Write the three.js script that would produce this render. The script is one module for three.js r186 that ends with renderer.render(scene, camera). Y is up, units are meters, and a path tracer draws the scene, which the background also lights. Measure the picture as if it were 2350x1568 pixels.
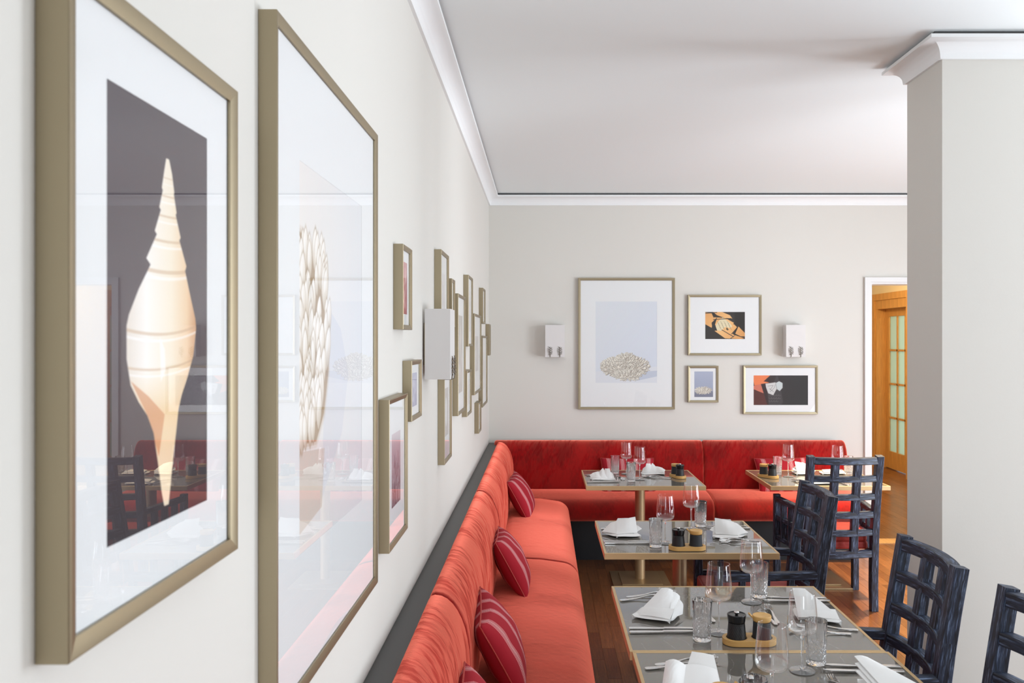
import * as THREE from 'three';
import { mergeGeometries, toCreasedNormals } from 'three/addons/utils/BufferGeometryUtils.js';
import { RoundedBoxGeometry } from 'three/addons/geometries/RoundedBoxGeometry.js';
import { RectAreaLightUniformsLib } from 'three/addons/lights/RectAreaLightUniformsLib.js';
RectAreaLightUniformsLib.init();

// ---------------------------------------------------------------- camera, sky, light, exposure
const scene = new THREE.Scene();
const camera = new THREE.PerspectiveCamera(2 * Math.atan(784 / 1936) * 180 / Math.PI, 2350 / 1568, 0.05, 200);
camera.position.set(0, 1.70, 0);                     // looks along -z; the depth d of a thing is -z
camera.setViewOffset(2350, 1568, -70, 2, 2350, 1568); // the lens is shifted a little to the left
camera.focus = 4.0; camera.userData.fStop = 9;
const renderer = new THREE.WebGLRenderer();
renderer.toneMapping = THREE.LinearToneMapping;
renderer.toneMappingExposure = 1.0;
renderer.shadowMap.enabled = true;
scene.background = new THREE.Color().setRGB(0.72, 0.78, 0.84);
const DAY = new THREE.Color().setRGB(0.94, 1.02, 1.115);
const RIGHT_X = 4.4, BACK_D = 7.05, REAR_D = -3.0, LEFT_X = -0.448, CEIL = 2.922;
// daylight through the windows: [centre, width, skylight, added upward fill for the ceiling, the same from close under the window]
const WINDOWS = [[5.55, 1.5, 0, 5.6, 0], [3.75, 1.5, 11.5, 3.5, 0], [1.45, 1.7, 6.6, 3, 0]];   // right wall, by depth
const REAR_WINDOWS = [[0.13, 0.95, 5, 3, 0]];                 // wall behind the camera, by x
const WY0 = 0.25, WY1 = 2.62;
function daylight(x, z, tx, tz, w, sky, upFill, near) {
  for (const [up, s, h, y] of [[0, sky, WY1 - WY0 - 0.16, (WY0 + WY1) / 2], [0.7, upFill, 0.9, WY0 + 0.55], [2.2, near, 0.6, WY0 + 0.40]]) if (s > 0) {
    const l = new THREE.RectAreaLight(DAY, s, w - 0.16, h); l.position.set(x, y, z); l.lookAt(x + tx, y + up, z + tz); scene.add(l);
  }
}
for (const [d, w, ...s] of WINDOWS) daylight(RIGHT_X - 0.01, -d, -1, 0, w, ...s);
for (const [x, w, ...s] of REAR_WINDOWS) daylight(x, -REAR_D - 0.01, 0, -1, w, ...s);
const ADDED_HALL_LAMP = { at: [3.35, 2.62, -9.2], strength: 10.5 };  // added unseen lamp, gives the hall its warm light
const ADDED_SPOT = { at: [2.85, 2.915, -5.9], strength: 75 };   // added unseen spot that brightens the aisle floor by the doorway

// ---------------------------------------------------------------- helpers
const V = (x, y, z) => new THREE.Vector3(x, y, z);
function rng(seed) { let a = seed >>> 0; return () => { a = (a + 0x6D2B79F5) >>> 0; let t = Math.imul(a ^ (a >>> 15), 1 | a); t = (t + Math.imul(t ^ (t >>> 7), 61 | t)) ^ t; return ((t ^ (t >>> 14)) >>> 0) / 4294967296; }; }
const used = {};
function numbered(name) { const n = used[name] = (used[name] ?? -1) + 1; return n ? `${name}_${String(n).padStart(3, '0')}` : name; }
function shade(o) { o.traverse((m) => { if (m.isMesh) { m.castShadow = true; m.receiveShadow = true; } }); return o; }
function tag(o, label, category, group) { o.userData = { label, category }; if (group) o.userData.group = group; return o; }
function thing(name, label, category, [x, y, z] = [0, 0, 0], turn = 0, group) {
  const o = new THREE.Group(); o.name = numbered(name); o.position.set(x, y, z); o.rotation.y = turn; scene.add(o);
  return tag(o, label, category, group);
}
function part(parent, name, geo, mat, label) {
  const m = new THREE.Mesh(geo, mat); m.name = name; m.castShadow = m.receiveShadow = true; parent.add(m);
  if (label) m.userData.label = label;
  return m;
}
function struct(name, geo, mat) {
  const o = geo ? new THREE.Mesh(geo, mat) : new THREE.Group(); o.name = name; o.userData.kind = 'structure'; o.castShadow = o.receiveShadow = true; scene.add(o); return o;
}
function copy(src, label, [x, y, z], turn = 0, group) {
  const c = src.clone(); c.name = numbered(src.name.replace(/_\d{3}$/, '')); c.position.set(x, y, z); c.rotation.set(0, turn, 0); scene.add(c);
  c.userData = { label, category: src.userData.category }; if (group ?? src.userData.group) c.userData.group = group ?? src.userData.group;
  return c;
}
function merge(list) {
  return mergeGeometries(list.map((g) => { const n = g.index ? g.toNonIndexed() : g.clone(); for (const k of Object.keys(n.attributes)) if (!['position', 'normal', 'uv'].includes(k)) n.deleteAttribute(k); return n; }));
}
function move(g, x, y, z, rx = 0, ry = 0, rz = 0) { const m = new THREE.Matrix4().compose(V(x, y, z), new THREE.Quaternion().setFromEuler(new THREE.Euler(rx, ry, rz)), V(1, 1, 1)); return g.applyMatrix4(m); }
function planarUV(geo) {   // uv in metres, along the two axes that a face spreads in
  const g = geo.index ? geo.toNonIndexed() : geo, p = g.attributes.position, uv = new Float32Array(p.count * 2), a = V(), b = V(), c = V(), n = V();
  for (let i = 0; i < p.count; i += 3) {
    a.fromBufferAttribute(p, i); b.fromBufferAttribute(p, i + 1); c.fromBufferAttribute(p, i + 2);
    n.copy(b).sub(a).cross(c.clone().sub(a)); const ax = Math.abs(n.x), ay = Math.abs(n.y), az = Math.abs(n.z);
    [a, b, c].forEach((q, k) => { const [u, v] = ax >= ay && ax >= az ? [q.z, q.y] : ay >= az ? [q.x, q.z] : [q.x, q.y]; uv[(i + k) * 2] = u; uv[(i + k) * 2 + 1] = v; });
  }
  g.setAttribute('uv', new THREE.BufferAttribute(uv, 2)); return g;
}
const box = (x0, x1, y0, y1, z0, z1) => planarUV(move(new THREE.BoxGeometry(x1 - x0, y1 - y0, z1 - z0), (x0 + x1) / 2, (y0 + y1) / 2, (z0 + z1) / 2));
const rbox = (w, h, d, r, s = 2) => planarUV(new RoundedBoxGeometry(w, h, d, s, r));
function rect(w, h, c) { const a = w / 2, b = h / 2; return [[-a + c, -b], [a - c, -b], [a, -b + c], [a, b - c], [a - c, b], [-a + c, b], [-a, b - c], [-a, -b + c]]; }
function ring(r, n) { return Array.from({ length: n }, (_, i) => [r * Math.cos(i / n * 2 * Math.PI), r * Math.sin(i / n * 2 * Math.PI)]); }
// a closed convex profile swept along a path; u runs round the profile, v along the path, both in metres
function sweep(path, prof, { up = V(0, 1, 0), crease = 0.5, size = () => 1 } = {}) {
  const n = prof.length, P = [], UV = [], per = [0];
  for (let j = 0; j < n; j++) { const a = prof[j], b = prof[(j + 1) % n]; per.push(per[j] + Math.hypot(b[0] - a[0], b[1] - a[1])); }
  let len = 0; const rows = path.map((p, i) => {
    const t = path[Math.min(i + 1, path.length - 1)].clone().sub(path[Math.max(i - 1, 0)]).normalize();
    const r = t.clone().cross(up).normalize(), u = r.clone().cross(t).normalize();
    if (i) len += p.distanceTo(path[i - 1]);
    const s = size(i / (path.length - 1)), [sx, sy] = Array.isArray(s) ? s : [s, s];
    return { v: len, q: prof.map(([a, b]) => p.clone().addScaledVector(r, a * sx).addScaledVector(u, b * sy)), p };
  });
  const put = (q, u, v) => { P.push(q.x, q.y, q.z); UV.push(u, v); };
  for (let i = 0; i + 1 < rows.length; i++) for (let j = 0; j < n; j++) {
    const k = (j + 1) % n, A = rows[i], B = rows[i + 1];
    put(A.q[j], per[j], A.v); put(A.q[k], per[j + 1], A.v); put(B.q[k], per[j + 1], B.v);
    put(A.q[j], per[j], A.v); put(B.q[k], per[j + 1], B.v); put(B.q[j], per[j], B.v);
  }
  for (const [R, flip] of [[rows[0], false], [rows[rows.length - 1], true]]) for (let j = 1; j + 1 < n; j++) {
    const o = flip ? [0, j, j + 1] : [0, j + 1, j];
    for (const k of o) put(R.q[k], prof[k][0], R.v + prof[k][1]);
  }
  const g = new THREE.BufferGeometry();
  g.setAttribute('position', new THREE.Float32BufferAttribute(P, 3)); g.setAttribute('uv', new THREE.Float32BufferAttribute(UV, 2));
  return finish(g, crease);
}
function finish(g, crease) { g.computeVertexNormals(); return toCreasedNormals(g, crease); }
// a surface from a grid function (u, v in 0..1) -> Vector3, doubled into a sheet of the given thickness
function sheet(f, nu, nv, th, crease = 0.7) {
  const pts = [], nor = []; const e = 1e-3;
  for (let i = 0; i <= nu; i++) for (let j = 0; j <= nv; j++) {
    const u = i / nu, v = j / nv, p = f(u, v), du = f(Math.min(u + e, 1), v).sub(f(Math.max(u - e, 0), v)), dv = f(u, Math.min(v + e, 1)).sub(f(u, Math.max(v - e, 0)));
    pts.push(p); nor.push(du.cross(dv).normalize());
  }
  const id = (i, j) => i * (nv + 1) + j, P = [], UV = [];
  const at = (k, s) => pts[k].clone().addScaledVector(nor[k], s * th / 2);
  const put = (k, s, i, j) => { const q = at(k, s); P.push(q.x, q.y, q.z); UV.push(i / nu * 0.15, j / nv * 0.15); };
  const quad = (a, b, c, d, s) => { for (const [i, j] of s > 0 ? [a, b, c, a, c, d] : [a, c, b, a, d, c]) put(id(i, j), s, i, j); };
  for (let i = 0; i < nu; i++) for (let j = 0; j < nv; j++) for (const s of [1, -1]) quad([i, j], [i + 1, j], [i + 1, j + 1], [i, j + 1], s);
  const rim = []; for (let i = 0; i < nu; i++) rim.push([i, 0]); for (let j = 0; j < nv; j++) rim.push([nu, j]); for (let i = nu; i > 0; i--) rim.push([i, nv]); for (let j = nv; j > 0; j--) rim.push([0, j]);
  rim.forEach((a, k) => { const b = rim[(k + 1) % rim.length]; put(id(...a), 1, ...a); put(id(...a), -1, ...a); put(id(...b), -1, ...b); put(id(...a), 1, ...a); put(id(...b), -1, ...b); put(id(...b), 1, ...b); });
  const g = new THREE.BufferGeometry();
  g.setAttribute('position', new THREE.Float32BufferAttribute(P, 3)); g.setAttribute('uv', new THREE.Float32BufferAttribute(UV, 2));
  return finish(g, crease);
}
const lathe = (pts, n = 40) => new THREE.LatheGeometry(pts.map(([r, y]) => new THREE.Vector2(r, y)), n);
const cyl = (r, h, n = 32) => new THREE.CylinderGeometry(r, r, h, n);
const curve = (pts, n) => new THREE.CatmullRomCurve3(pts.map((p) => V(...p))).getPoints(n);

// ---------------------------------------------------------------- textures
function noise2(seed, P) {  // value noise that repeats every P cells
  const r = rng(seed), t = Float32Array.from({ length: P * P }, r), s = (x) => x * x * (3 - 2 * x);
  return (x, y) => { const xi = Math.floor(x), yi = Math.floor(y), fx = s(x - xi), fy = s(y - yi), g = (i, j) => t[((j % P + P) % P) * P + ((i % P + P) % P)];
    return (g(xi, yi) * (1 - fx) + g(xi + 1, yi) * fx) * (1 - fy) + (g(xi, yi + 1) * (1 - fx) + g(xi + 1, yi + 1) * fx) * fy; };
}
function dataTex(w, h, f, srgb, repeat) {   // f(u, v) -> [r, g, b] in 0..1
  const a = new Uint8Array(w * h * 4);
  for (let j = 0; j < h; j++) for (let i = 0; i < w; i++) { const c = f(i / w, j / h), k = (j * w + i) * 4; a[k] = c[0] * 255; a[k + 1] = c[1] * 255; a[k + 2] = c[2] * 255; a[k + 3] = 255; }
  const t = new THREE.DataTexture(a, w, h, THREE.RGBAFormat); t.magFilter = t.minFilter = THREE.LinearFilter; t.wrapS = t.wrapT = THREE.RepeatWrapping;
  if (srgb) t.colorSpace = THREE.SRGBColorSpace;
  if (repeat) t.repeat.set(...repeat);
  t.needsUpdate = true; return t;
}
const clamp = (x) => Math.min(1, Math.max(0, x)), mix = (a, b, t) => a + (b - a) * t, mix3 = (a, b, t) => [mix(a[0], b[0], t), mix(a[1], b[1], t), mix(a[2], b[2], t)];
const n16 = noise2(1, 16), n64 = noise2(2, 64), n256 = noise2(3, 256), nb = noise2(4, 128);
function canvasTex(w, h, draw) {
  const c = document.createElement('canvas'); c.width = w; c.height = h; draw(c.getContext('2d'), w, h);
  const t = new THREE.CanvasTexture(c); t.colorSpace = THREE.SRGBColorSpace; return t;
}
const rgb = (r, g, b, a = 1) => `rgba(${Math.round(r)},${Math.round(g)},${Math.round(b)},${a})`;

// ---------------------------------------------------------------- materials
const std = (color, roughness, extra = {}) => new THREE.MeshStandardMaterial({ color: Array.isArray(color) ? new THREE.Color().setRGB(...color) : color, roughness, ...extra });
const phys = (color, roughness, extra = {}) => new THREE.MeshPhysicalMaterial({ color: Array.isArray(color) ? new THREE.Color().setRGB(...color) : color, roughness, ...extra });
const plaster = dataTex(256, 256, (u, v) => { const k = n64(u * 64, v * 64) * 0.5 + n256(u * 256, v * 256) * 0.5; return [k, k, k]; }, false, [2, 2]);
const M = {
  wall: std([0.72, 0.70, 0.65], 0.85, { bumpMap: plaster, bumpScale: 0.00012 }),
  ceiling: std([0.865, 0.905, 0.905], 0.9),
  cornice: std([0.89, 0.905, 0.905], 0.6),
  shadeGroove: std([0.10, 0.10, 0.10], 0.9),  // shade of the gap under the ceiling, put into the colour
  white: std([0.78, 0.78, 0.77], 0.45),
  hallWall: std([0.74, 0.68, 0.56], 0.85),
  ledge: std([0.055, 0.056, 0.055], 0.45),
  plinth: std([0.006, 0.006, 0.008], 0.55),
  bronze: std([0.64, 0.455, 0.24], 0.38, { metalness: 0.7 }),
  bronzeFlat: std([0.54, 0.40, 0.235], 0.42, { metalness: 0.7 }),
  bronzeDark: std([0.40, 0.29, 0.165], 0.42, { metalness: 0.85 }),
  frame: std([0.34, 0.285, 0.19], 0.42, { metalness: 1 }),
  frameEdge: std([0.30, 0.24, 0.15], 0.5, { metalness: 0.85 }),
  mat: std([0.825, 0.838, 0.838], 0.9),
  pane: phys([1, 1, 1], 0, { transmission: 1, thickness: 0, ior: 1.5 }),
  frost: phys([0.80, 0.98, 0.86], 0.7, { transmission: 0.85, thickness: 0, ior: 1.5 }),
  thinGlass: phys([1, 1, 1], 0, { transmission: 1, thickness: 0, ior: 1.5 }),
  glass: phys([1, 1, 1], 0, { transmission: 0.93, thickness: 0.02, ior: 1.45 }),
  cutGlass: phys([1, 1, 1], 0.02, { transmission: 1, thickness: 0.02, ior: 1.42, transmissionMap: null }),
  steel: std([0.72, 0.71, 0.70], 0.16, { metalness: 1 }),
  coral: std([0.20, 0.17, 0.13], 0.45, { metalness: 0.8 }),
  linenShade: std([0.75, 0.73, 0.715], 0.9),
  darkGap: std([0.05, 0.045, 0.04], 0.8),
  black: std([0.008, 0.008, 0.009], 0.25),
  charcoal: std([0.022, 0.025, 0.030], 0.65),
  beech: std([0.62, 0.36, 0.115], 0.5),
  brass: std([0.5, 0.4, 0.25], 0.35, { metalness: 1 }),
};
const knurl = dataTex(128, 128, (u, v) => { const k = 0.5 + 0.25 * (Math.sin((u + v) * 2 * Math.PI * 24) + Math.sin((u - v) * 2 * Math.PI * 24)); return [k, k, k]; });
M.knurl = std([0.012, 0.012, 0.013], 0.5, { bumpMap: knurl, bumpScale: 0.0006 });
{ // napkins: fine damask weave
  const w = dataTex(128, 128, (u, v) => { const k = 0.5 + 0.25 * Math.sin(u * 2 * Math.PI * 32) + 0.25 * Math.sin(v * 2 * Math.PI * 32); return [k, k, k]; }, false, [20, 20]);
  M.linen = std([0.87, 0.865, 0.85], 0.85, { bumpMap: w, bumpScale: 0.0002 });
}
// limed navy wood: the grain runs along v
function limed(u, v) {
  const warp = 2.2 * n16(u * 8, v * 8) + 1.2 * n64(u * 24, v * 12);
  const a = n256(u * 96 + warp * 2, v * 5 + 3), b = n256(u * 40 + warp * 1.6, v * 3), c = n64(u * 14 + warp, v * 5), f = nb(u * 128, v * 40);
  const pore = clamp((a * 0.5 + b * 0.5 - 0.49) * 4.5) * clamp(c * 2.2 - 0.36) * (0.6 + 0.4 * f);
  return mix3(mix3([0.085, 0.09, 0.12], [0.16, 0.20, 0.29], c), [0.46, 0.53, 0.64], pore);
}
const limedTex = dataTex(512, 512, limed, true, [14, 4]);
M.chair = std([1, 1, 1], 0.5, { map: limedTex, bumpMap: limedTex, bumpScale: 0.0005 });
// red velvet with its brushed nap
function velvetTex(seed, sx, sy) {
  const q = noise2(seed, 32), q2 = noise2(seed + 1, 128);
  return dataTex(512, 512, (u, v) => {
    const k = q(u * 8 * sx, v * 8 * sy) * 0.5 + q(u * 32, v * 16) * 0.25 + q2(u * 128, v * 64) * 0.25;
    const t = clamp((k - 0.34) * 3.6); return mix3([0.47, 0.0, 0.02], [0.60, 0.01, 0.035], t);
  }, true, [0.8, 0.8]);
}
const velvetNap = velvetTex(21, 1, 1);
const brushed = dataTex(512, 512, (u, v) => {   // where the pile lies the other way the sheen drops: slanting strokes and rubbed patches
  const w = 0.8 * n16(u * 8, v * 8), k = n256(u * 128 + v * 32 + w * 6, v * 16 + w * 2) * 0.5 + n64(u * 32 + v * 16, v * 8 + w) * 0.5, q = n16(u * 4, v * 4) * 0.6 + n16(u * 8 + 3, v * 8) * 0.4;
  const t = clamp((k - 0.55 + (q - 0.5) * 0.7) * 4.0), e = 1 - 0.42 * t; return [e, e * (1 - 0.25 * t), e * (1 - 0.25 * t)];
}, false, [1.3, 1.3]);
const fur = dataTex(256, 256, (u, v) => { const k = n256(u * 256, v * 256) * 0.5 + n64(u * 16, v * 16) * 0.5; return [k, k, k]; }, false, [3, 3]);
M.velvet = phys([1, 1, 1], 0.85, { map: velvetNap, sheen: 1, sheenColor: new THREE.Color().setRGB(5.4, 1.2, 0.82), sheenRoughness: 1, sheenColorMap: brushed, specularIntensity: 0.3, bumpMap: fur, bumpScale: 0.0007 });
{ const smooth = dataTex(256, 256, (u, v) => { const q = n16(u * 8, v * 4) * 0.6 + n64(u * 32, v * 16) * 0.25 + n256(u * 128, v * 64) * 0.15, e = 1 - 0.30 * clamp((q - 0.5) * 3); return [e, e, e]; }, false, [0.6, 0.6]);
  M.velvetSeat = M.velvet.clone(); M.velvetSeat.sheenColorMap = smooth; }
M.seam = phys([0.20, 0.01, 0.01], 0.9, { sheen: 0.3, sheenColor: new THREE.Color().setRGB(1, 0.2, 0.15), specularIntensity: 0.2 });
M.chairRed = phys([0.42, 0.030, 0.022], 0.5, { sheen: 0.6, sheenColor: new THREE.Color().setRGB(1, 0.3, 0.25), bumpMap: fur, bumpScale: 0.002 });
const stripes = canvasTex(512, 512, (c, w, h) => {
  c.fillStyle = rgb(168, 14, 36); c.fillRect(0, 0, w, h);
  for (let g = 0; g < 4; g++) for (let k = 0; k < 5; k++) { const x = (0.10 + g * 0.255 + k * 0.017) * w; c.fillStyle = k === 0 || k === 4 ? rgb(236, 168, 166, 0.9) : rgb(246, 216, 212, 0.95); c.fillRect(x, 0, (k % 2 ? 3.4 : 4.6), h); }
  for (let y = 0; y < h; y += 4) { c.fillStyle = rgb(90, 0, 12, 0.10); c.fillRect(0, y, w, 2); }
});
M.stripes = std([1, 1, 1], 0.9, { map: stripes });
const marble = canvasTex(1024, 1024, (c, w, h) => {
  c.fillStyle = rgb(108, 103, 97); c.fillRect(0, 0, w, h); const r = rng(77);
  for (let k = 0; k < 240; k++) { const x = r() * w, y = r() * h, s = 40 + r() * 160, g = c.createRadialGradient(x, y, 0, x, y, s), t = r() < 0.5; g.addColorStop(0, t ? rgb(128, 124, 118, 0.10) : rgb(84, 79, 74, 0.10)); g.addColorStop(1, rgb(106, 101, 95, 0)); c.fillStyle = g; c.fillRect(x - s, y - s, 2 * s, 2 * s); }
  for (let k = 0; k < 16; k++) { let x = r() * w, y = r() * h, a = 0.7 + r() * 1.2; for (let s = 0; s < 50; s++) { const nx = x + Math.cos(a) * 9, ny = y + Math.sin(a) * 9; c.strokeStyle = rgb(225, 220, 212, 0.10 + 0.5 * r() * r()); c.lineWidth = 0.6 + r() * 1.6; c.beginPath(); c.moveTo(x, y); c.lineTo(nx, ny); c.stroke(); x = nx; y = ny; a += (r() - 0.5) * 0.5; } }
});
marble.wrapS = marble.wrapT = THREE.RepeatWrapping;
M.marble = phys([1, 1, 1], 0.025, { map: marble, ior: 1.95 });
// parquet: one grain map, tones by material
const oak = dataTex(256, 512, (u, v) => { const k = n256(u * 96 + 2 * n16(u * 4, v * 16), v * 8) * 0.6 + n64(u * 32, v * 32) * 0.25 + nb(u * 128, v * 128) * 0.15; const t = 0.60 + 0.40 * k; return [t, t * 0.985, t * 0.965]; }, true, [6, 1.2]);
const PLANK = [[0.30, 0.112, 0.036], [0.25, 0.090, 0.028], [0.345, 0.132, 0.044], [0.22, 0.076, 0.023], [0.315, 0.122, 0.041], [0.27, 0.099, 0.031]].map((c) => phys(c, 0.30, { map: oak, clearcoat: 0.35, clearcoatRoughness: 0.18, specularIntensity: 0.6 }));
const doorGrain = dataTex(256, 512, (u, v) => { const k = n256(u * 80 + 3 * n16(u * 4, v * 8), v * 6) * 0.7 + n64(u * 32, v * 16) * 0.3, t = 0.8 + 0.2 * k; return [t, t * 0.98, t * 0.95]; }, true, [4, 1]);
M.doorWood = std([0.74, 0.43, 0.16], 0.42, { map: doorGrain });

{ // cut crystal: white mixed into its lower part stands in for sparkle
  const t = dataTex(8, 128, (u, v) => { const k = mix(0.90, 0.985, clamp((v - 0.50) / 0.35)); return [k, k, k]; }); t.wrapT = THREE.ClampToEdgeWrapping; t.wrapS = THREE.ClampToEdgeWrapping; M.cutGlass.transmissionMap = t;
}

// ---------------------------------------------------------------- the room
const floor = struct('floor'), Zb = -BACK_D;
part(floor, 'subfloor', box(LEFT_X - 0.3, 4.9, -0.2, -0.012, -13.0, -REAR_D + 0.3), M.darkGap);
{ // strip parquet: short oak staves laid along the room in staggered rows
  const W = 0.070, L = 0.42, r = rng(5), staves = [];
  for (let i = 0, x = -0.02; x < 4.40; i++, x += W) for (let z = 0.2 + r() * L; z < 12.4; z += L) staves.push([x + W / 2, z + L / 2, Math.floor(r() * 6), Math.floor(r() * 4), r()]);
  const seen = ([x, d]) => { if (d < 1) return 0; const px = 1245 + x * 1936 / d, py = 782 + 1.7 * 1936 / d; if (px < 0 || px > 2400 || py > 1600) return 0;
    if (x < 0.2 && d < 6.5) return 0; if (px > 2083 || (d > 6.5 && x < 2.55)) return 0; if (py > 1350 && px > 1405 + (py - 1350) * 0.3 && px < 1870 + (py - 1350) * 1.12) return 0;
    if (py > 1198 && py < 1283 && px > 1365 && px < 1706 + (py - 1198)) return 0; return 1 / d / d; };
  const ranked = staves.map((s, k) => [seen(s), k]).sort((a, b) => b[0] - a[0] || a[1] - b[1]);
  const shapes = [0, 1, 2, 3].map((k) => { const g = rbox(W - 0.0006, 0.012, L - 0.0006, 0.0005, 1); const uv = g.attributes.uv; for (let i = 0; i < uv.count; i++) uv.setXY(i, uv.getX(i) + k * 0.031, uv.getY(i) + k * 0.27); return g; });
  const rest = [0, 1, 2, 3, 4, 5].map(() => []);
  ranked.forEach(([w, k], n) => { const [x, d, t, g, q] = staves[k], y = -0.006 - q * 0.0003;
    if (n < 250 && w > 0) part(floor, numbered('plank'), shapes[g], PLANK[t]).position.set(x, y, -d);
    else rest[t].push([x, y, d]); });
  rest.forEach((list, t) => { const g = planarUV(new THREE.BoxGeometry(W - 0.0006, 0.012, L - 0.0006)), m = part(floor, numbered('parquet'), mergeGeometries(list.map(([x, y, d], k) => { const c = g.clone().translate(x, y, -d), uv = c.attributes.uv; for (let i = 0; i < uv.count; i++) uv.setY(i, uv.getY(i) + (k % 7) * 0.13); return c; })), PLANK[t]); m.userData.kind = 'stuff'; });
  part(floor, 'side_boards', merge([box(LEFT_X - 0.3, -0.021, -0.012, -0.0005, -13.0, -REAR_D), box(4.40, 4.80, -0.012, -0.0005, -13.0, -REAR_D), box(-0.021, 4.40, -0.012, -0.0005, -0.2, -REAR_D)]), PLANK[0]);
}
struct('ceiling', merge([box(LEFT_X - 0.3, RIGHT_X + 0.2, CEIL, CEIL + 0.2, Zb - 0.18, -REAR_D + 0.2), box(2.0, 4.9, CEIL, CEIL + 0.2, -13, Zb - 0.18)]), M.ceiling);
struct('wall_left', box(LEFT_X - 0.2, LEFT_X, 0, CEIL, Zb - 0.18, -REAR_D + 0.2), M.wall);
const DOOR_X0 = 2.735, DOOR_X1 = 4.2, DOOR_H = 2.19;
struct('wall_back', merge([box(LEFT_X, DOOR_X0, 0, CEIL, Zb - 0.18, Zb), box(DOOR_X0, DOOR_X1, DOOR_H, CEIL, Zb - 0.18, Zb), box(DOOR_X1, RIGHT_X, 0, CEIL, Zb - 0.18, Zb)]), M.wall);
{ const P = [], zs = WINDOWS.map(([d, w]) => [-d - w / 2, -d + w / 2]).sort((a, b) => a[0] - b[0]); let z = Zb - 0.18;
  for (const [a, b] of zs) { P.push(box(RIGHT_X, RIGHT_X + 0.2, 0, CEIL, z, a), box(RIGHT_X, RIGHT_X + 0.2, 0, WY0, a, b), box(RIGHT_X, RIGHT_X + 0.2, WY1, CEIL, a, b)); z = b; }
  P.push(box(RIGHT_X, RIGHT_X + 0.2, 0, CEIL, z, -REAR_D + 0.2)); struct('wall_right', merge(P), M.wall);
  const Q = [], z0 = -REAR_D, z1 = z0 + 0.2; let x = LEFT_X;
  for (const [c, w] of REAR_WINDOWS) { const a = c - w / 2, b = c + w / 2; Q.push(box(x, a, 0, CEIL, z0, z1), box(a, b, 0, WY0, z0, z1), box(a, b, WY1, CEIL, z0, z1)); x = b; }
  Q.push(box(x, RIGHT_X, 0, CEIL, z0, z1)); struct('wall_front', merge(Q), M.wall);
}
function windowAt(n, w, pos, turn) {
  const g = struct(`window_${n}`); g.position.set(...pos); g.rotation.y = turn; const h = WY1 - WY0, f = 0.07;
  part(g, 'window_frame', merge([box(-w / 2, -w / 2 + f, 0, h, -0.04, 0.04), box(w / 2 - f, w / 2, 0, h, -0.04, 0.04), box(-w / 2 + f, w / 2 - f, 0, f, -0.04, 0.04), box(-w / 2 + f, w / 2 - f, h - f, h, -0.04, 0.04), box(-0.04, 0.04, f, h - f, -0.04, 0.04)]), M.white);
  for (const s of [-1, 1]) { const a = s < 0 ? -w / 2 + f : 0.04, b = s < 0 ? -0.04 : w / 2 - f; part(g, 'pane', move(new THREE.PlaneGeometry(b - a, h - 2 * f), (a + b) / 2, h / 2, 0), M.pane); }
  part(g, 'window_sill', box(-w / 2, w / 2, -0.03, 0, -0.05, 0.16), M.white);
}
WINDOWS.forEach(([d, w], k) => windowAt(k + 1, w, [RIGHT_X + 0.12, WY0, -d], -Math.PI / 2));
REAR_WINDOWS.forEach(([x, w], k) => windowAt(k + 4, w, [x, WY0, -REAR_D + 0.12], Math.PI));
// cornice: a cove from the wall up to a shadow gap under the ceiling
const COVE = (() => { const p = [[0, 2.829], [0.012, 2.829], [0.014, 2.838]]; for (let k = 0; k <= 10; k++) { const a = k / 10 * Math.PI / 2; p.push([0.072 - 0.058 * Math.cos(a), 2.838 + 0.052 * Math.sin(a) ** 1.0]); } p.push([0.080, 2.892], [0.080, 2.906]); return p; })();
function cove(pts) {  // mitred run of the cornice through plan corners [x, z, offset direction x, z]
  const P = [], UV = []; const row = ([x, z, ox, oz]) => [...COVE.map(([a, y]) => [x + ox * a, y, z + oz * a]), [x, 2.906, z]];
  for (let i = 0; i + 1 < pts.length; i++) { const A = row(pts[i]), B = row(pts[i + 1]);
    for (let j = 0; j + 1 < A.length; j++) for (const q of [A[j], B[j], B[j + 1], A[j], B[j + 1], A[j + 1]]) { P.push(...q); UV.push(0, 0); } }
  const g = new THREE.BufferGeometry(); g.setAttribute('position', new THREE.Float32BufferAttribute(P, 3)); g.setAttribute('uv', new THREE.Float32BufferAttribute(UV, 2)); return finish(g, 0.5);
}
const coveSolid = (pts) => cove(pts);
struct('trim_1', coveSolid([[LEFT_X, -REAR_D, 1, 0], [LEFT_X, Zb, 1, 1]]), M.cornice);
struct('trim_2', coveSolid([[LEFT_X, Zb, 1, 1], [RIGHT_X, Zb, 0, 1]]), M.cornice);
struct('trim_3', merge([box(LEFT_X, LEFT_X + 0.058, 2.906, CEIL, Zb, -REAR_D), box(LEFT_X, RIGHT_X, 2.906, CEIL, Zb, Zb + 0.058)]), M.shadeGroove);
// the pillar and its cornice
const PX = 1.606, PX1 = 2.35, PZ0 = -3.715, PZ1 = -3.39;
struct('pillar', box(PX, PX1, 0, CEIL, PZ0, PZ1), M.wall);
struct('trim_4', coveSolid([[PX1, PZ0, 1, -1], [PX, PZ0, -1, -1], [PX, PZ1, -1, 1], [PX1, PZ1, 1, 1], [PX1, PZ0, 1, -1]]), M.cornice);
struct('trim_5', box(PX - 0.058, PX1 + 0.058, 2.906, CEIL, PZ0 - 0.058, PZ1 + 0.058), M.shadeGroove);
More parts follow.
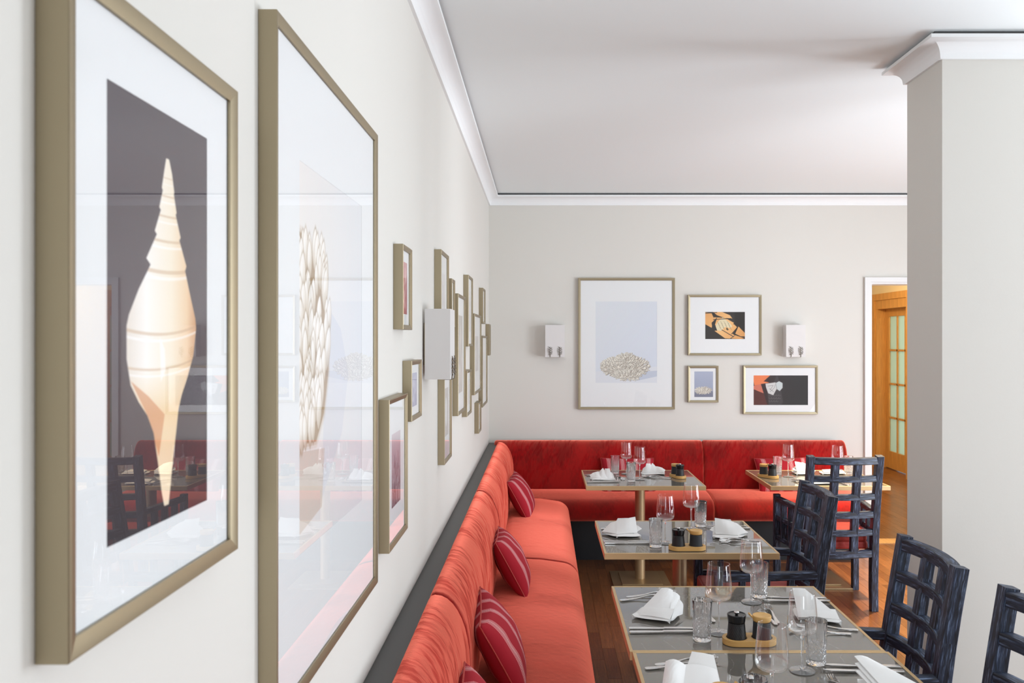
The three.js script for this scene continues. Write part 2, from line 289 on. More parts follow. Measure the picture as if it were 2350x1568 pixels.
// the doorway to the hall, with a white casing
struct('trim_6', merge([box(2.688, DOOR_X0, 0, 2.228, Zb, Zb + 0.022), box(DOOR_X0, DOOR_X1 + 0.047, DOOR_H, 2.228, Zb, Zb + 0.022), box(DOOR_X1, DOOR_X1 + 0.047, 0, DOOR_H, Zb, Zb + 0.022), box(DOOR_X0, DOOR_X0 + 0.018, 0, DOOR_H, Zb - 0.18, Zb), box(DOOR_X0 + 0.018, DOOR_X1, DOOR_H - 0.018, DOOR_H, Zb - 0.18, Zb)]), M.white);
struct('trim_7', box(DOOR_X0 + 0.018, DOOR_X1, -0.002, 0.006, Zb - 0.17, Zb - 0.01), M.doorWood);
const HX = 4.48, HEND = -12.6, DA = -11.35, DB = -10.35; // hall: wall face, end, door from DA to DB
struct('wall_hall', merge([box(HX, HX + 0.3, 0, CEIL, HEND, DA - 0.0), box(HX, HX + 0.3, 2.25, CEIL, DA, DB), box(HX, HX + 0.3, 0, CEIL, DB, Zb - 0.18), box(2.0, HX + 0.3, 0, CEIL, HEND - 0.2, HEND), box(2.0, 2.2, 0, CEIL, HEND, Zb - 0.18)]), M.hallWall);
struct('baseboard_hall', merge([box(HX - 0.015, HX, 0, 0.08, HEND, DA - 0.09), box(HX - 0.015, HX, 0, 0.08, DB + 0.09, Zb - 0.18)]), M.doorWood);
struct('baseboard_back', box(2.49, 2.688, 0, 0.07, Zb, Zb + 0.014), M.white);
{ // glazed oak door set back in a deep oak lining
  const g = struct('door_1'); const dx = HX + 0.125, top = 2.12, w = DB - DA, y0 = 0.012;
  part(g, 'door_casing', merge([box(HX - 0.02, HX, 0, 2.32, DA - 0.085, DA + 0.004), box(HX - 0.02, HX, 0, 2.32, DB - 0.004, DB + 0.085), box(HX - 0.02, HX, 2.235, 2.32, DA + 0.004, DB - 0.004)]), M.doorWood);
  part(g, 'door_lining', merge([box(HX, HX + 0.26, 0, 2.25, DA, DA + 0.03), box(HX, HX + 0.26, 0, 2.25, DB - 0.03, DB), box(HX, HX + 0.26, 2.12, 2.25, DA + 0.03, DB - 0.03)]), M.doorWood);
  const a = DA + 0.03, b = DB - 0.03, s = 0.105, gy0 = 0.235, gy1 = 2.02;
  for (const [p, q] of [[a, a + s], [b - s, b]]) part(g, 'stile', box(dx, dx + 0.045, y0, top, p, q), M.doorWood);
  part(g, 'rail', box(dx, dx + 0.045, y0, gy0, a + s, b - s), M.doorWood); part(g, 'rail', box(dx, dx + 0.045, gy1, top, a + s, b - s), M.doorWood);
  const za = a + s, zb = b - s, cw = (zb - za) / 3, rh = (gy1 - gy0) / 4;
  for (let k = 1; k < 3; k++) part(g, 'muntin', box(dx + 0.004, dx + 0.041, gy0, gy1, za + k * cw - 0.012, za + k * cw + 0.012), M.doorWood);
  for (let k = 1; k < 4; k++) part(g, 'muntin', box(dx + 0.004, dx + 0.041, gy0 + k * rh - 0.012, gy0 + k * rh + 0.012, za, zb), M.doorWood);
  for (let i = 0; i < 3; i++) for (let j = 0; j < 4; j++) part(g, 'pane', box(dx + 0.019, dx + 0.025, gy0 + j * rh, gy0 + (j + 1) * rh, za + i * cw, za + (i + 1) * cw), M.frost);
  part(g, 'door_handle', merge([move(cyl(0.010, 0.05), dx - 0.025, 1.05, b - 0.05, 0, 0, Math.PI / 2), sweep([V(dx - 0.05, 1.05, b - 0.04), V(dx - 0.05, 1.05, b - 0.16)], ring(0.009, 10))]), M.brass);
}
{ // added hall lamp, out of view: a glowing bowl that warms the hall
  const t = thing('added_ceiling_lamp', 'added unseen glowing bowl lamp that warms the orange hall', 'lamp', ADDED_HALL_LAMP.at);
  part(t, 'lamp_shade', lathe([[0.001, -0.09], [0.08, -0.085], [0.14, -0.05], [0.17, 0.0], [0.165, 0.0], [0.13, -0.045], [0.001, -0.08]]), std([0.9, 0.8, 0.6], 0.6, { emissive: new THREE.Color(1, 0.66, 0.3), emissiveIntensity: 1.2 }));
  part(t, 'rod', move(cyl(0.012, 0.36), 0, 0.12, 0), M.brass);
  const l = new THREE.PointLight(new THREE.Color().setRGB(1, 0.68, 0.33), ADDED_HALL_LAMP.strength); l.position.set(ADDED_HALL_LAMP.at[0], ADDED_HALL_LAMP.at[1] - 0.14, ADDED_HALL_LAMP.at[2]); l.castShadow = true; l.shadow.radius = 5; scene.add(l);
}

{ // added ceiling spot, hidden behind the pillar, to brighten the aisle
  const [x, y, z] = ADDED_SPOT.at, t = thing('added_ceiling_spot', 'added unseen ceiling spotlight that brightens the aisle by the doorway', 'ceiling light', [x, y, z]);
  part(t, 'trim_ring', lathe([[0.040, 0.006], [0.040, -0.002], [0.055, -0.003], [0.058, 0.0], [0.058, 0.006]], 32), M.white);
  part(t, 'lamp_lens', move(new THREE.CircleGeometry(0.040, 24), 0, 0.002, 0, Math.PI / 2), std([1, 0.95, 0.85], 0.4, { emissive: new THREE.Color(1, 0.85, 0.6), emissiveIntensity: 1.5 }));
  const l = new THREE.SpotLight(new THREE.Color().setRGB(1, 0.74, 0.42), ADDED_SPOT.strength, 0, 0.62, 0.8, 2); l.position.set(x, y - 0.02, z); l.target.position.set(x - 0.25, 0, z + 0.3); l.castShadow = true; l.shadow.radius = 3; scene.add(l, l.target);
}

// ---------------------------------------------------------------- the red velvet corner bench
const BACKP = (() => { const p = [[0.060, 0.40], [0.066, 0.70], [0.080, 0.862], [0.088, 0.876], [0.100, 0.880]]; for (let k = 1; k <= 9; k++) { const a = k / 9 * Math.PI / 2; p.push([0.104 + 0.110 * Math.sin(a), 0.66 + 0.22 * Math.cos(a)]); } p.push([0.215, 0.55], [0.210, 0.40]); return p; })();
const SEATP = (() => { const p = [[0.200, 0.33], [0.200, 0.47], [0.215, 0.492], [0.25, 0.503], [0.34, 0.508], [0.44, 0.503], [0.52, 0.492]]; for (let k = 1; k <= 8; k++) { const a = k / 8 * Math.PI / 2; p.push([0.545 + 0.103 * Math.sin(a), 0.395 + 0.092 * Math.cos(a)]); } p.push([0.646, 0.35], [0.634, 0.326], [0.615, 0.322], [0.22, 0.322]); return p; })();
// an upholstered length from s0 to s1: the profile, drawn in a little where it meets its neighbour
function upholstery(prof, s0, s1, place, r = 0.022) {
  const n = prof.length, nrm = prof.map((_, i) => { const a = prof[(i + n - 1) % n], b = prof[(i + 1) % n], l = Math.hypot(b[0] - a[0], b[1] - a[1]); return [-(b[1] - a[1]) / l, (b[0] - a[0]) / l]; });
  const per = [0]; for (let j = 0; j < n; j++) { const a = prof[j], b = prof[(j + 1) % n]; per.push(per[j] + Math.hypot(b[0] - a[0], b[1] - a[1])); }
  const S = []; for (let k = 0; k <= 5; k++) S.push(s0 + r * (1 - Math.cos(k / 5 * Math.PI / 2)), s1 - r * (1 - Math.cos(k / 5 * Math.PI / 2)));
  for (let k = 1; k < 12; k++) S.push(s0 + r + (s1 - s0 - 2 * r) * k / 12); S.sort((a, b) => a - b);
  const q = S.map((s) => { const e = Math.min(s - s0, s1 - s), x = e < r ? r - Math.sqrt(Math.max(0, r * r - (r - e) ** 2)) : 0; return prof.map(([a, y], j) => place(s, a - nrm[j][0] * x * 0.9, y - nrm[j][1] * x * 0.9)); });
  const pos = [], uv = [], idx = []; const m = n + 1;
  q.forEach((R, i) => { for (let j = 0; j <= n; j++) { const v = R[j % n]; pos.push(v.x, v.y, v.z); uv.push(S[i], per[j]); } });
  for (let i = 0; i + 1 < q.length; i++) for (let j = 0; j < n; j++) idx.push(i * m + j, (i + 1) * m + j, (i + 1) * m + j + 1, i * m + j, (i + 1) * m + j + 1, i * m + j + 1);
  for (const i of [0, q.length - 1]) { const c = q[i].reduce((s, v) => s.add(v), V()).divideScalar(n), k0 = pos.length / 3; pos.push(c.x, c.y, c.z); uv.push(S[i], 0.3); for (let j = 0; j < n; j++) { const v = q[i][j]; pos.push(v.x, v.y, v.z); uv.push(S[i] + 0.02, per[j]); } for (let j = 0; j < n; j++) { const a = k0 + 1 + j, b = k0 + 1 + (j + 1) % n; i ? idx.push(k0, a, b) : idx.push(k0, b, a); } }
  const g = new THREE.BufferGeometry(); g.setAttribute('position', new THREE.Float32BufferAttribute(pos, 3)); g.setAttribute('uv', new THREE.Float32BufferAttribute(uv, 2)); g.setIndex(idx); return finish(g, 1.1);
}
const onLeft = (d, a, y) => V(LEFT_X + a, y, -d), onBack = (x, a, y) => V(x, y, Zb + a);
{
  const b = thing('banquette', 'long orange-red velvet bench running along the white picture wall', 'bench');
  for (const [p, q] of [[0.86, 2.74], [2.74, 4.62], [4.62, 6.838]]) part(b, 'backrest', upholstery(BACKP, p, q, onLeft), M.velvet);
  for (const [p, q] of [[0.86, 2.74], [2.74, 4.63], [4.63, 6.404]]) part(b, 'seat_cushion', upholstery(SEATP, p, q, onLeft), M.velvetSeat);
  part(b, 'ledge', box(LEFT_X + 0.001, LEFT_X + 0.078, 0.80, 0.846, Zb + 0.001, -0.86), M.ledge, 'dark grey wooden ledge along the wall');
  part(b, 'plinth', merge([box(LEFT_X + 0.001, LEFT_X + 0.51, 0.0, 0.322, -6.538, -0.88), box(LEFT_X + 0.001, LEFT_X + 0.06, 0.322, 0.80, Zb + 0.001, -0.88)]), M.plinth, 'black recessed plinth');
  const c = thing('banquette', 'dark red velvet bench along the back wall under the coral pictures', 'bench');
  for (const [p, q] of [[-0.395, 1.31], [1.31, 2.48]]) part(c, 'backrest', upholstery(BACKP, p, q, onBack), M.velvet);
  for (const [p, q] of [[LEFT_X + 0.205, 1.31], [1.31, 2.48]]) part(c, 'seat_cushion', upholstery(SEATP, p, q, onBack), M.velvetSeat);
  part(c, 'ledge', box(LEFT_X + 0.08, 2.47, 0.80, 0.846, Zb + 0.001, Zb + 0.078), M.ledge);
  part(c, 'plinth', merge([box(LEFT_X + 0.001, 2.45, 0.0, 0.322, Zb + 0.001, Zb + 0.51), box(LEFT_X + 0.08, 2.46, 0.322, 0.80, Zb + 0.001, Zb + 0.06)]), M.plinth, 'black recessed plinth');
}
// striped cushions
function pillow(w, h, t, seed) {
  const r = rng(seed), wob = noise2(seed, 8), N = 26, f = (s) => (i, j) => { const u = i / N * 2 - 1, v = j / N * 2 - 1, e = Math.pow(Math.max(0, (1 - u * u) * (1 - v * v)), 0.42);
    return V(w / 2 * u * (1 - 0.055 * (1 - v * v)), h / 2 * v * (1 - 0.055 * (1 - u * u)), s * t / 2 * e * (1 + 0.12 * (wob(i / 5, j / 5) - 0.5))); };
  const P = [], UV = [], idx = []; for (const s of [1, -1]) { const k0 = P.length / 3; for (let i = 0; i <= N; i++) for (let j = 0; j <= N; j++) { const q = f(s)(i, j); P.push(q.x, q.y, q.z); UV.push(i / N, j / N); }
    for (let i = 0; i < N; i++) for (let j = 0; j < N; j++) { const a = k0 + i * (N + 1) + j, b = a + N + 1; s > 0 ? idx.push(a, b, b + 1, a, b + 1, a + 1) : idx.push(a, b + 1, b, a, a + 1, b + 1); } }
  const g = new THREE.BufferGeometry(); g.setAttribute('position', new THREE.Float32BufferAttribute(P, 3)); g.setAttribute('uv', new THREE.Float32BufferAttribute(UV, 2)); g.setIndex(idx); return finish(g, 2.5);
}
function cushion(label, pos, rot, seed, w = 0.43, h = 0.30, t = 0.14) {
  const o = thing('striped_cushion', label, 'cushion', pos, 0, 'red striped cushions on the benches'); o.rotation.set(...rot, 'YXZ');
  part(o, 'cover', pillow(w, h, t, seed), M.stripes);
  const e = []; const K = 60; for (let k = 0; k <= K; k++) { const a = k / K * 4, s = Math.floor(a) % 4, x = (a % 1) * 2 - 1, q = 1 - 0.055 * (1 - x * x); e.push([[x * w / 2, -h / 2 * q], [w / 2 * q, x * h / 2], [-x * w / 2, h / 2 * q], [-w / 2 * q, -x * h / 2]][s]); }
  part(o, 'piping', sweep(e.map(([x, y]) => V(x, y, 0)), ring(0.0028, 6), { up: V(0, 0, 1) }), M.chairRed);
}
const tilt = -0.50, CX = LEFT_X + 0.296, CY = 0.618;
cushion('striped red cushion furthest along the left bench, near the corner', [CX, CY, -5.90], [tilt, Math.PI / 2 - 0.10, 0.03], 61);
cushion('second striped red cushion from the corner on the left bench, beside the seat seam', [CX, CY, -4.14], [tilt, Math.PI / 2 + 0.04, -0.04], 62);
cushion('large striped red cushion in the foreground of the left bench, shown nearly whole', [CX, CY + 0.004, -3.02], [tilt, Math.PI / 2 + 0.06, 0.02], 63);
cushion('striped red cushion cut off by the bottom edge of the photo', [CX, CY, -2.28], [tilt, Math.PI / 2 + 0.03, 0], 64);
cushion('striped red cushion on the back bench behind the left rear table', [0.685, CY, Zb + 0.292], [tilt, 0.0, 0], 65);
cushion('striped red cushion on the back bench behind the right rear table', [1.930, CY, Zb + 0.292], [tilt, 0.02, 0.02], 66);
// ---------------------------------------------------------------- pictures
function frameGeo(w, h, t, mw) {   // mitred moulding, centred, its back at z = 0
  const prof = [[0, 0], [0, t - 0.001], [0.001, t], [0.003, t], [mw, t - 0.004], [mw, t - 0.0075]], P = [], UV = [];
  const cor = (i) => prof.map(([a, z]) => [[-w / 2 + a, -h / 2 + a, z], [w / 2 - a, -h / 2 + a, z], [w / 2 - a, h / 2 - a, z], [-w / 2 + a, h / 2 - a, z]][i % 4]);
  for (let i = 0; i < 4; i++) { const A = cor(i), B = cor(i + 1); for (let j = 0; j + 1 < prof.length; j++) for (const [q, k] of [[A, j], [B, j], [B, j + 1], [A, j], [B, j + 1], [A, j + 1]]) { P.push(...q[k]); UV.push(i % 2 ? q[k][1] : q[k][0], prof[k][0]); } }
  const g = new THREE.BufferGeometry(); g.setAttribute('position', new THREE.Float32BufferAttribute(P, 3)); g.setAttribute('uv', new THREE.Float32BufferAttribute(UV, 2)); return finish(g, 0.3);
}
// opening: [x0, x1, y0, y1] of the window in the mat, relative to the picture's centre
function picture(label, w, h, opening, print, place, { t = 0.03, mw = 0.016, group } = {}) {
  const o = thing('framed_picture', label, 'picture', place.slice(0, 3), place[3], group), z = t - 0.0065;
  part(o, 'frame', frameGeo(w, h, t, mw), M.frame);
  const s = new THREE.Shape(); s.moveTo(-w / 2 + mw - 0.002, -h / 2 + mw - 0.002); s.lineTo(w / 2 - mw + 0.002, -h / 2 + mw - 0.002); s.lineTo(w / 2 - mw + 0.002, h / 2 - mw + 0.002); s.lineTo(-w / 2 + mw - 0.002, h / 2 - mw + 0.002); s.closePath();
  const [a, b, c, d] = opening, H = new THREE.Path(); H.moveTo(a, c); H.lineTo(a, d); H.lineTo(b, d); H.lineTo(b, c); H.closePath(); s.holes.push(H);
  part(o, 'mat', move(new THREE.ExtrudeGeometry(s, { depth: 0.0008, bevelEnabled: false }), 0, 0, z - 0.0034), M.mat);
  const pl = new THREE.BoxGeometry(b - a + 0.01, d - c + 0.01, 0.001); const uv = pl.attributes.uv, ps = pl.attributes.position;
  for (let i = 0; i < uv.count; i++) uv.setXY(i, (ps.getX(i) + (b - a) / 2) / (b - a), (ps.getY(i) + (d - c) / 2) / (d - c));
  part(o, 'print', move(pl, (a + b) / 2, (c + d) / 2, z - 0.00385), print);
  part(o, 'glass', move(new THREE.PlaneGeometry(w - 2 * mw + 0.002, h - 2 * mw + 0.002), 0, 0, z), M.pane);
  part(o, 'backing', box(-w / 2 + 0.002, w / 2 - 0.002, -h / 2 + 0.002, h / 2 - 0.002, 0.0005, z - 0.006), M.darkGap);
  return o;
}
const printOf = (w, h, draw) => std([1, 1, 1], 0.6, { map: canvasTex(w, h, draw) });
const onLeftWall = (d, y) => [LEFT_X + 0.0005, y, -d, Math.PI / 2], onBackWall = (x, y) => [x, y, Zb + 0.0005, 0];
// left wall: u runs away from the camera towards... the wall's right hand side as one faces it, which is the far side
function leftPic(label, d0, d1, y0, y1, o, print, opts) { const w = d1 - d0, h = y1 - y0; return picture(label, w, h, [o[0] - (d0 + d1) / 2, o[1] - (d0 + d1) / 2, o[2] - (y0 + y1) / 2, o[3] - (y0 + y1) / 2], print, onLeftWall((d0 + d1) / 2, (y0 + y1) / 2), opts); }
function backPic(label, x0, x1, y0, y1, o, print, opts) { const w = x1 - x0, h = y1 - y0; return picture(label, w, h, [o[0] - (x0 + x1) / 2, o[1] - (x0 + x1) / 2, o[2] - (y0 + y1) / 2, o[3] - (y0 + y1) / 2], print, onBackWall((x0 + x1) / 2, (y0 + y1) / 2), opts); }
const softPoly = (c, pts, fill, edge = 10) => { poly(c, pts, fill); c.lineJoin = 'round'; c.save(); c.strokeStyle = fill; for (const [k, a] of [[1, 0.22], [0.55, 0.35]]) { c.globalAlpha = a; c.lineWidth = edge * k; c.beginPath(); pts.forEach(([x, y], i) => (i ? c.lineTo(x, y) : c.moveTo(x, y))); c.closePath(); c.stroke(); } c.restore(); };
const poly = (c, pts, fill) => { c.fillStyle = fill; c.beginPath(); pts.forEach(([x, y], i) => (i ? c.lineTo(x, y) : c.moveTo(x, y))); c.closePath(); c.fill(); };
function grad(c, x0, y0, x1, y1, stops) { const g = c.createLinearGradient(x0, y0, x1, y1); stops.forEach(([t, s]) => g.addColorStop(t, s)); return g; }
// --- the large spindle shell
const shellPrint = printOf(512, 960, (c, w, h) => {
  c.fillStyle = grad(c, 0, 0, 0, h, [[0, rgb(62, 52, 60)], [0.5, rgb(72, 60, 68)], [0.8, rgb(48, 30, 38)], [1, rgb(34, 22, 30)]]); c.fillRect(0, 0, w, h);
  // silhouette: [height, left, right] in parts of the print
  const S = [[0.108, 0.535, 0.565], [0.14, 0.515, 0.595], [0.185, 0.49, 0.62], [0.19, 0.50, 0.615], [0.235, 0.465, 0.645], [0.24, 0.48, 0.635], [0.295, 0.42, 0.69], [0.302, 0.44, 0.675], [0.365, 0.34, 0.755], [0.378, 0.38, 0.74], [0.44, 0.27, 0.80], [0.50, 0.185, 0.86], [0.525, 0.165, 0.87], [0.60, 0.165, 0.835], [0.66, 0.20, 0.76], [0.70, 0.27, 0.70], [0.735, 0.35, 0.665], [0.78, 0.41, 0.645], [0.86, 0.455, 0.605], [0.93, 0.49, 0.575], [0.965, 0.515, 0.56]];
  const path = () => { c.beginPath(); S.forEach(([y, l], i) => (i ? c.lineTo(l * w, y * h) : c.moveTo(l * w, y * h))); [...S].reverse().forEach(([y, , r]) => c.lineTo(r * w, y * h)); c.closePath(); };
  c.save(); path(); c.clip();
  c.fillStyle = grad(c, w * 0.16, 0, w * 0.87, 0, [[0, rgb(232, 222, 210)], [0.25, rgb(250, 246, 240)], [0.6, rgb(246, 234, 212)], [0.85, rgb(238, 205, 165)], [1, rgb(205, 150, 100)]]); c.fillRect(0, 0, w, h);
  c.fillStyle = grad(c, 0, h * 0.62, 0, h, [[0, rgb(245, 225, 190, 0)], [0.3, rgb(238, 200, 145, 0.75)], [1, rgb(245, 228, 200, 0.8)]]); c.fillRect(0, h * 0.62, w, h);
  for (const [y, a] of [[0.145, 3], [0.19, 5], [0.24, 6], [0.302, 8], [0.378, 11], [0.53, 9], [0.615, 7]]) { c.strokeStyle = rgb(190, 150, 110, 0.4); c.lineWidth = a * 0.8; c.beginPath(); c.moveTo(0.1 * w, (y + 0.0) * h); c.quadraticCurveTo(0.55 * w, (y + 0.035) * h, 0.95 * w, (y - 0.02) * h); c.stroke(); c.strokeStyle = rgb(255, 255, 255, 0.5); c.lineWidth = a * 0.7; c.beginPath(); c.moveTo(0.1 * w, (y + 0.015) * h); c.quadraticCurveTo(0.55 * w, (y + 0.052) * h, 0.95 * w, (y - 0.005) * h); c.stroke(); }
  poly(c, [[0.20 * w, 0.65 * h], [0.36 * w, 0.69 * h], [0.52 * w, 0.74 * h], [0.46 * w, 0.84 * h], [0.36 * w, 0.74 * h]], rgb(200, 120, 70, 0.55));
  poly(c, [[0.47 * w, 0.55 * h], [0.52 * w, 0.58 * h], [0.53 * w, 0.63 * h], [0.48 * w, 0.66 * h]], rgb(255, 255, 255, 0.55));
  c.restore();
});
// --- a coral head: many short white fingers
function coralHead(c, cx, cy, rx, ry, n, seed, s, tone = 1) {
  const r = rng(seed); c.lineCap = 'round';
  poly(c, Array.from({ length: 40 }, (_, k) => { const a = k / 40 * 2 * Math.PI, q = 0.86 + 0.16 * Math.sin(a * 3 + seed) + 0.05 * r(); return [cx + rx * q * Math.cos(a), cy + ry * q * Math.sin(a)]; }), rgb(196 * tone, 188 * tone, 174 * tone));
  for (let k = 0; k < n; k++) { const a = r() * 2 * Math.PI, q = Math.sqrt(r()), x = cx + rx * q * Math.cos(a), y = cy + ry * q * Math.sin(a), l = s * (1.2 + r()), b = -Math.PI / 2 + (Math.cos(a) * q) * 1.0 + (y > cy ? Math.PI * 0.7 * (Math.cos(a) > 0 ? 1 : -1) * q * Math.max(0, Math.sin(a)) : 0);
    const t = 0.82 + 0.18 * r(); c.strokeStyle = rgb(120 * tone, 106 * tone, 90 * tone, 0.55); c.lineWidth = s * 0.95; c.beginPath(); c.moveTo(x + s * 0.25, y + s * 0.2); c.lineTo(x + s * 0.25 + l * Math.cos(b), y + s * 0.2 + l * Math.sin(b)); c.stroke();
    c.strokeStyle = rgb(242 * t, 238 * t, 226 * t); c.lineWidth = s * 0.75; c.beginPath(); c.moveTo(x, y); c.lineTo(x + l * Math.cos(b), y + l * Math.sin(b)); c.stroke(); }
}
const coralPrint = printOf(512, 680, (c, w, h) => {
  c.fillStyle = grad(c, 0, 0, w, h * 0.6, [[0, rgb(224, 228, 232)], [1, rgb(214, 220, 230)]]); c.fillRect(0, 0, w, h);
  poly(c, [[0, h * 0.86], [w, h * 0.80], [w, h], [0, h]], rgb(222, 225, 230));
  poly(c, [[w * 0.45, h * 0.97], [w * 0.8, h * 0.86], [w, h * 0.85], [w, h * 0.92], [w * 0.7, h * 0.97]], rgb(178, 188, 206, 0.6));
  coralHead(c, w * 0.48, h * 0.80, w * 0.39, h * 0.125, 900, 5, 9); coralHead(c, w * 0.5, h * 0.72, w * 0.17, h * 0.07, 200, 6, 9); coralHead(c, w * 0.52, h * 0.91, w * 0.2, h * 0.05, 220, 7, 9);
});
// --- tall cream coral of leaf-shaped fingers, its left side cut by the mat
const leafCoral = printOf(512, 700, (c, w, h) => {
  c.fillStyle = grad(c, 0, 0, w, 0, [[0, rgb(236, 232, 228)], [1, rgb(224, 226, 229)]]); c.fillRect(0, 0, w, h);
  poly(c, [[w * 0.36, h * 0.35], [w * 0.60, h * 0.42], [w * 0.74, h * 0.56], [w * 0.62, h * 0.74], [w * 0.3, h * 0.9]], rgb(206, 210, 220, 0.5));
  poly(c, [[0, h * 0.74], [w * 0.34, h * 0.76], [w * 0.3, h * 0.92], [0, h * 0.95]], rgb(196, 176, 158, 0.5));
  const r = rng(31), list = []; for (let k = 0; k < 95; k++) { const t = r(), y = 0.20 + 0.50 * t, half = 0.38 * Math.sin(Math.PI * Math.min(1, 0.22 + 0.66 * t)) + 0.05; list.push([r() * half, y, r()]); }
  list.sort((a, b) => a[1] - b[1]);
  const body = [[0, 0.18], [0.12, 0.19], [0.26, 0.27], [0.36, 0.40], [0.40, 0.54], [0.33, 0.66], [0.22, 0.73], [0, 0.72]].map(([x, y]) => [x * w, y * h]);
  for (const [s, a] of [[26, 0.15], [14, 0.25], [4, 0.4]]) { c.strokeStyle = rgb(178, 152, 120, a); c.lineWidth = s; c.lineJoin = 'round'; c.beginPath(); body.forEach(([x, y], i) => (i ? c.lineTo(x, y) : c.moveTo(x, y))); c.stroke(); }
  poly(c, body, rgb(168, 142, 112));
  const lobe = (l, k) => { c.beginPath(); c.moveTo(0, -l / 2 * k); c.bezierCurveTo(0.30 * l * k, -0.25 * l, 0.26 * l * k, 0.3 * l, 0, l / 2 * k); c.bezierCurveTo(-0.26 * l * k, 0.3 * l, -0.30 * l * k, -0.25 * l, 0, -l / 2 * k); c.fill(); };
  for (const [x, y, q] of list) { const l = (0.085 + 0.05 * q) * h, a = (x - 0.10) * 0.5 + (q - 0.5) * 0.35; c.save(); c.translate(x * w, y * h); c.rotate(a);
    for (const [k, al] of [[1.22, 0.16], [1.12, 0.22]]) { c.fillStyle = rgb(140, 112, 82, al); lobe(l, k); }
    c.fillStyle = grad(c, -l * 0.25, -l * 0.2, l * 0.25, l * 0.3, [[0, rgb(250, 246, 240)], [0.45, rgb(236, 228, 216)], [1, rgb(192, 176, 154)]]); lobe(l, 1);
    c.fillStyle = rgb(255, 255, 252, 0.5); c.beginPath(); c.ellipse(-l * 0.05, -l * 0.12, l * 0.06, l * 0.2, 0, 0, 7); c.fill(); c.restore(); }
});
// --- hands cupped in striped sunlight round a carved white stone
const handsPrint = printOf(512, 352, (c, w, h) => {
  c.fillStyle = rgb(28, 22, 18); c.fillRect(0, 0, w, h); const skin = (pts) => softPoly(c, pts.map(([x, y]) => [x * w, y * h]), grad(c, 0, 0, w, h, [[0, rgb(222, 160, 92)], [0.5, rgb(240, 190, 125)], [1, rgb(214, 150, 84)]]));
  skin([[0, 0.02], [0.16, 0.05], [0.22, 0.25], [0.16, 0.58], [0, 0.45]]); skin([[0.2, 0], [0.42, 0], [0.62, 0.12], [0.68, 0.24], [0.5, 0.22], [0.3, 0.12]]);
  skin([[0.22, 0.2], [0.5, 0.22], [0.72, 0.40], [0.66, 0.62], [0.4, 0.66], [0.2, 0.42]]); skin([[0.24, 0.70], [0.5, 0.62], [0.74, 0.86], [0.62, 0.98], [0.5, 0.97]]); skin([[0.56, 0.7], [0.72, 0.45], [0.80, 0.56], [0.68, 0.80]]); skin([[0.76, 0.80], [0.84, 0.54], [1, 0.78], [1, 0.9], [0.9, 0.9]]); skin([[0.66, 0.98], [0.76, 0.86], [0.98, 0.97], [0.9, 1]]);
  poly(c, [[0.30, 0.20], [0.16, 0.40], [0.18, 0.62], [0.30, 0.70], [0.24, 0.5]].map(([x, y]) => [x * w, y * h]), rgb(14, 16, 18));
  poly(c, [[0.44, 0.20], [0.60, 0.38], [0.68, 0.52], [0.64, 0.60], [0.50, 0.56], [0.40, 0.70], [0.30, 0.68], [0.26, 0.52], [0.32, 0.36]].map(([x, y]) => [x * w, y * h]), rgb(226, 214, 178));
  c.strokeStyle = rgb(120, 104, 70, 0.8); c.lineWidth = 3; for (let k = 0; k < 16; k++) { const x = 0.30 + k * 0.021, y = 0.34 + (k % 4) * 0.07; c.beginPath(); c.moveTo(x * w, y * h); c.lineTo((x + 0.05) * w, (y + 0.12) * h); c.stroke(); }
  c.fillStyle = rgb(70, 60, 38); c.beginPath(); c.arc(0.55 * w, 0.62 * h, 12, 0, 7); c.fill(); c.strokeStyle = rgb(30, 20, 12, 0.75); c.lineWidth = 10; for (const [a, b, d, e] of [[0, 0.05, 0.30, 0.02], [0.2, 0.28, 0.66, 0.24], [0.42, 0.66, 0.72, 0.92], [0.66, 0.82, 0.82, 0.56]]) { c.beginPath(); c.moveTo(a * w, b * h); c.lineTo(d * w, e * h); c.stroke(); }
});
// --- small white coral on lilac grey
const lilacCoral = printOf(256, 348, (c, w, h) => { c.fillStyle = grad(c, 0, 0, 0, h, [[0, rgb(172, 180, 200)], [0.75, rgb(158, 166, 188)], [0.8, rgb(128, 132, 150)], [1, rgb(118, 122, 140)]]); c.fillRect(0, 0, w, h); coralHead(c, w * 0.48, h * 0.75, w * 0.42, h * 0.13, 260, 9, 8, 1.03); });
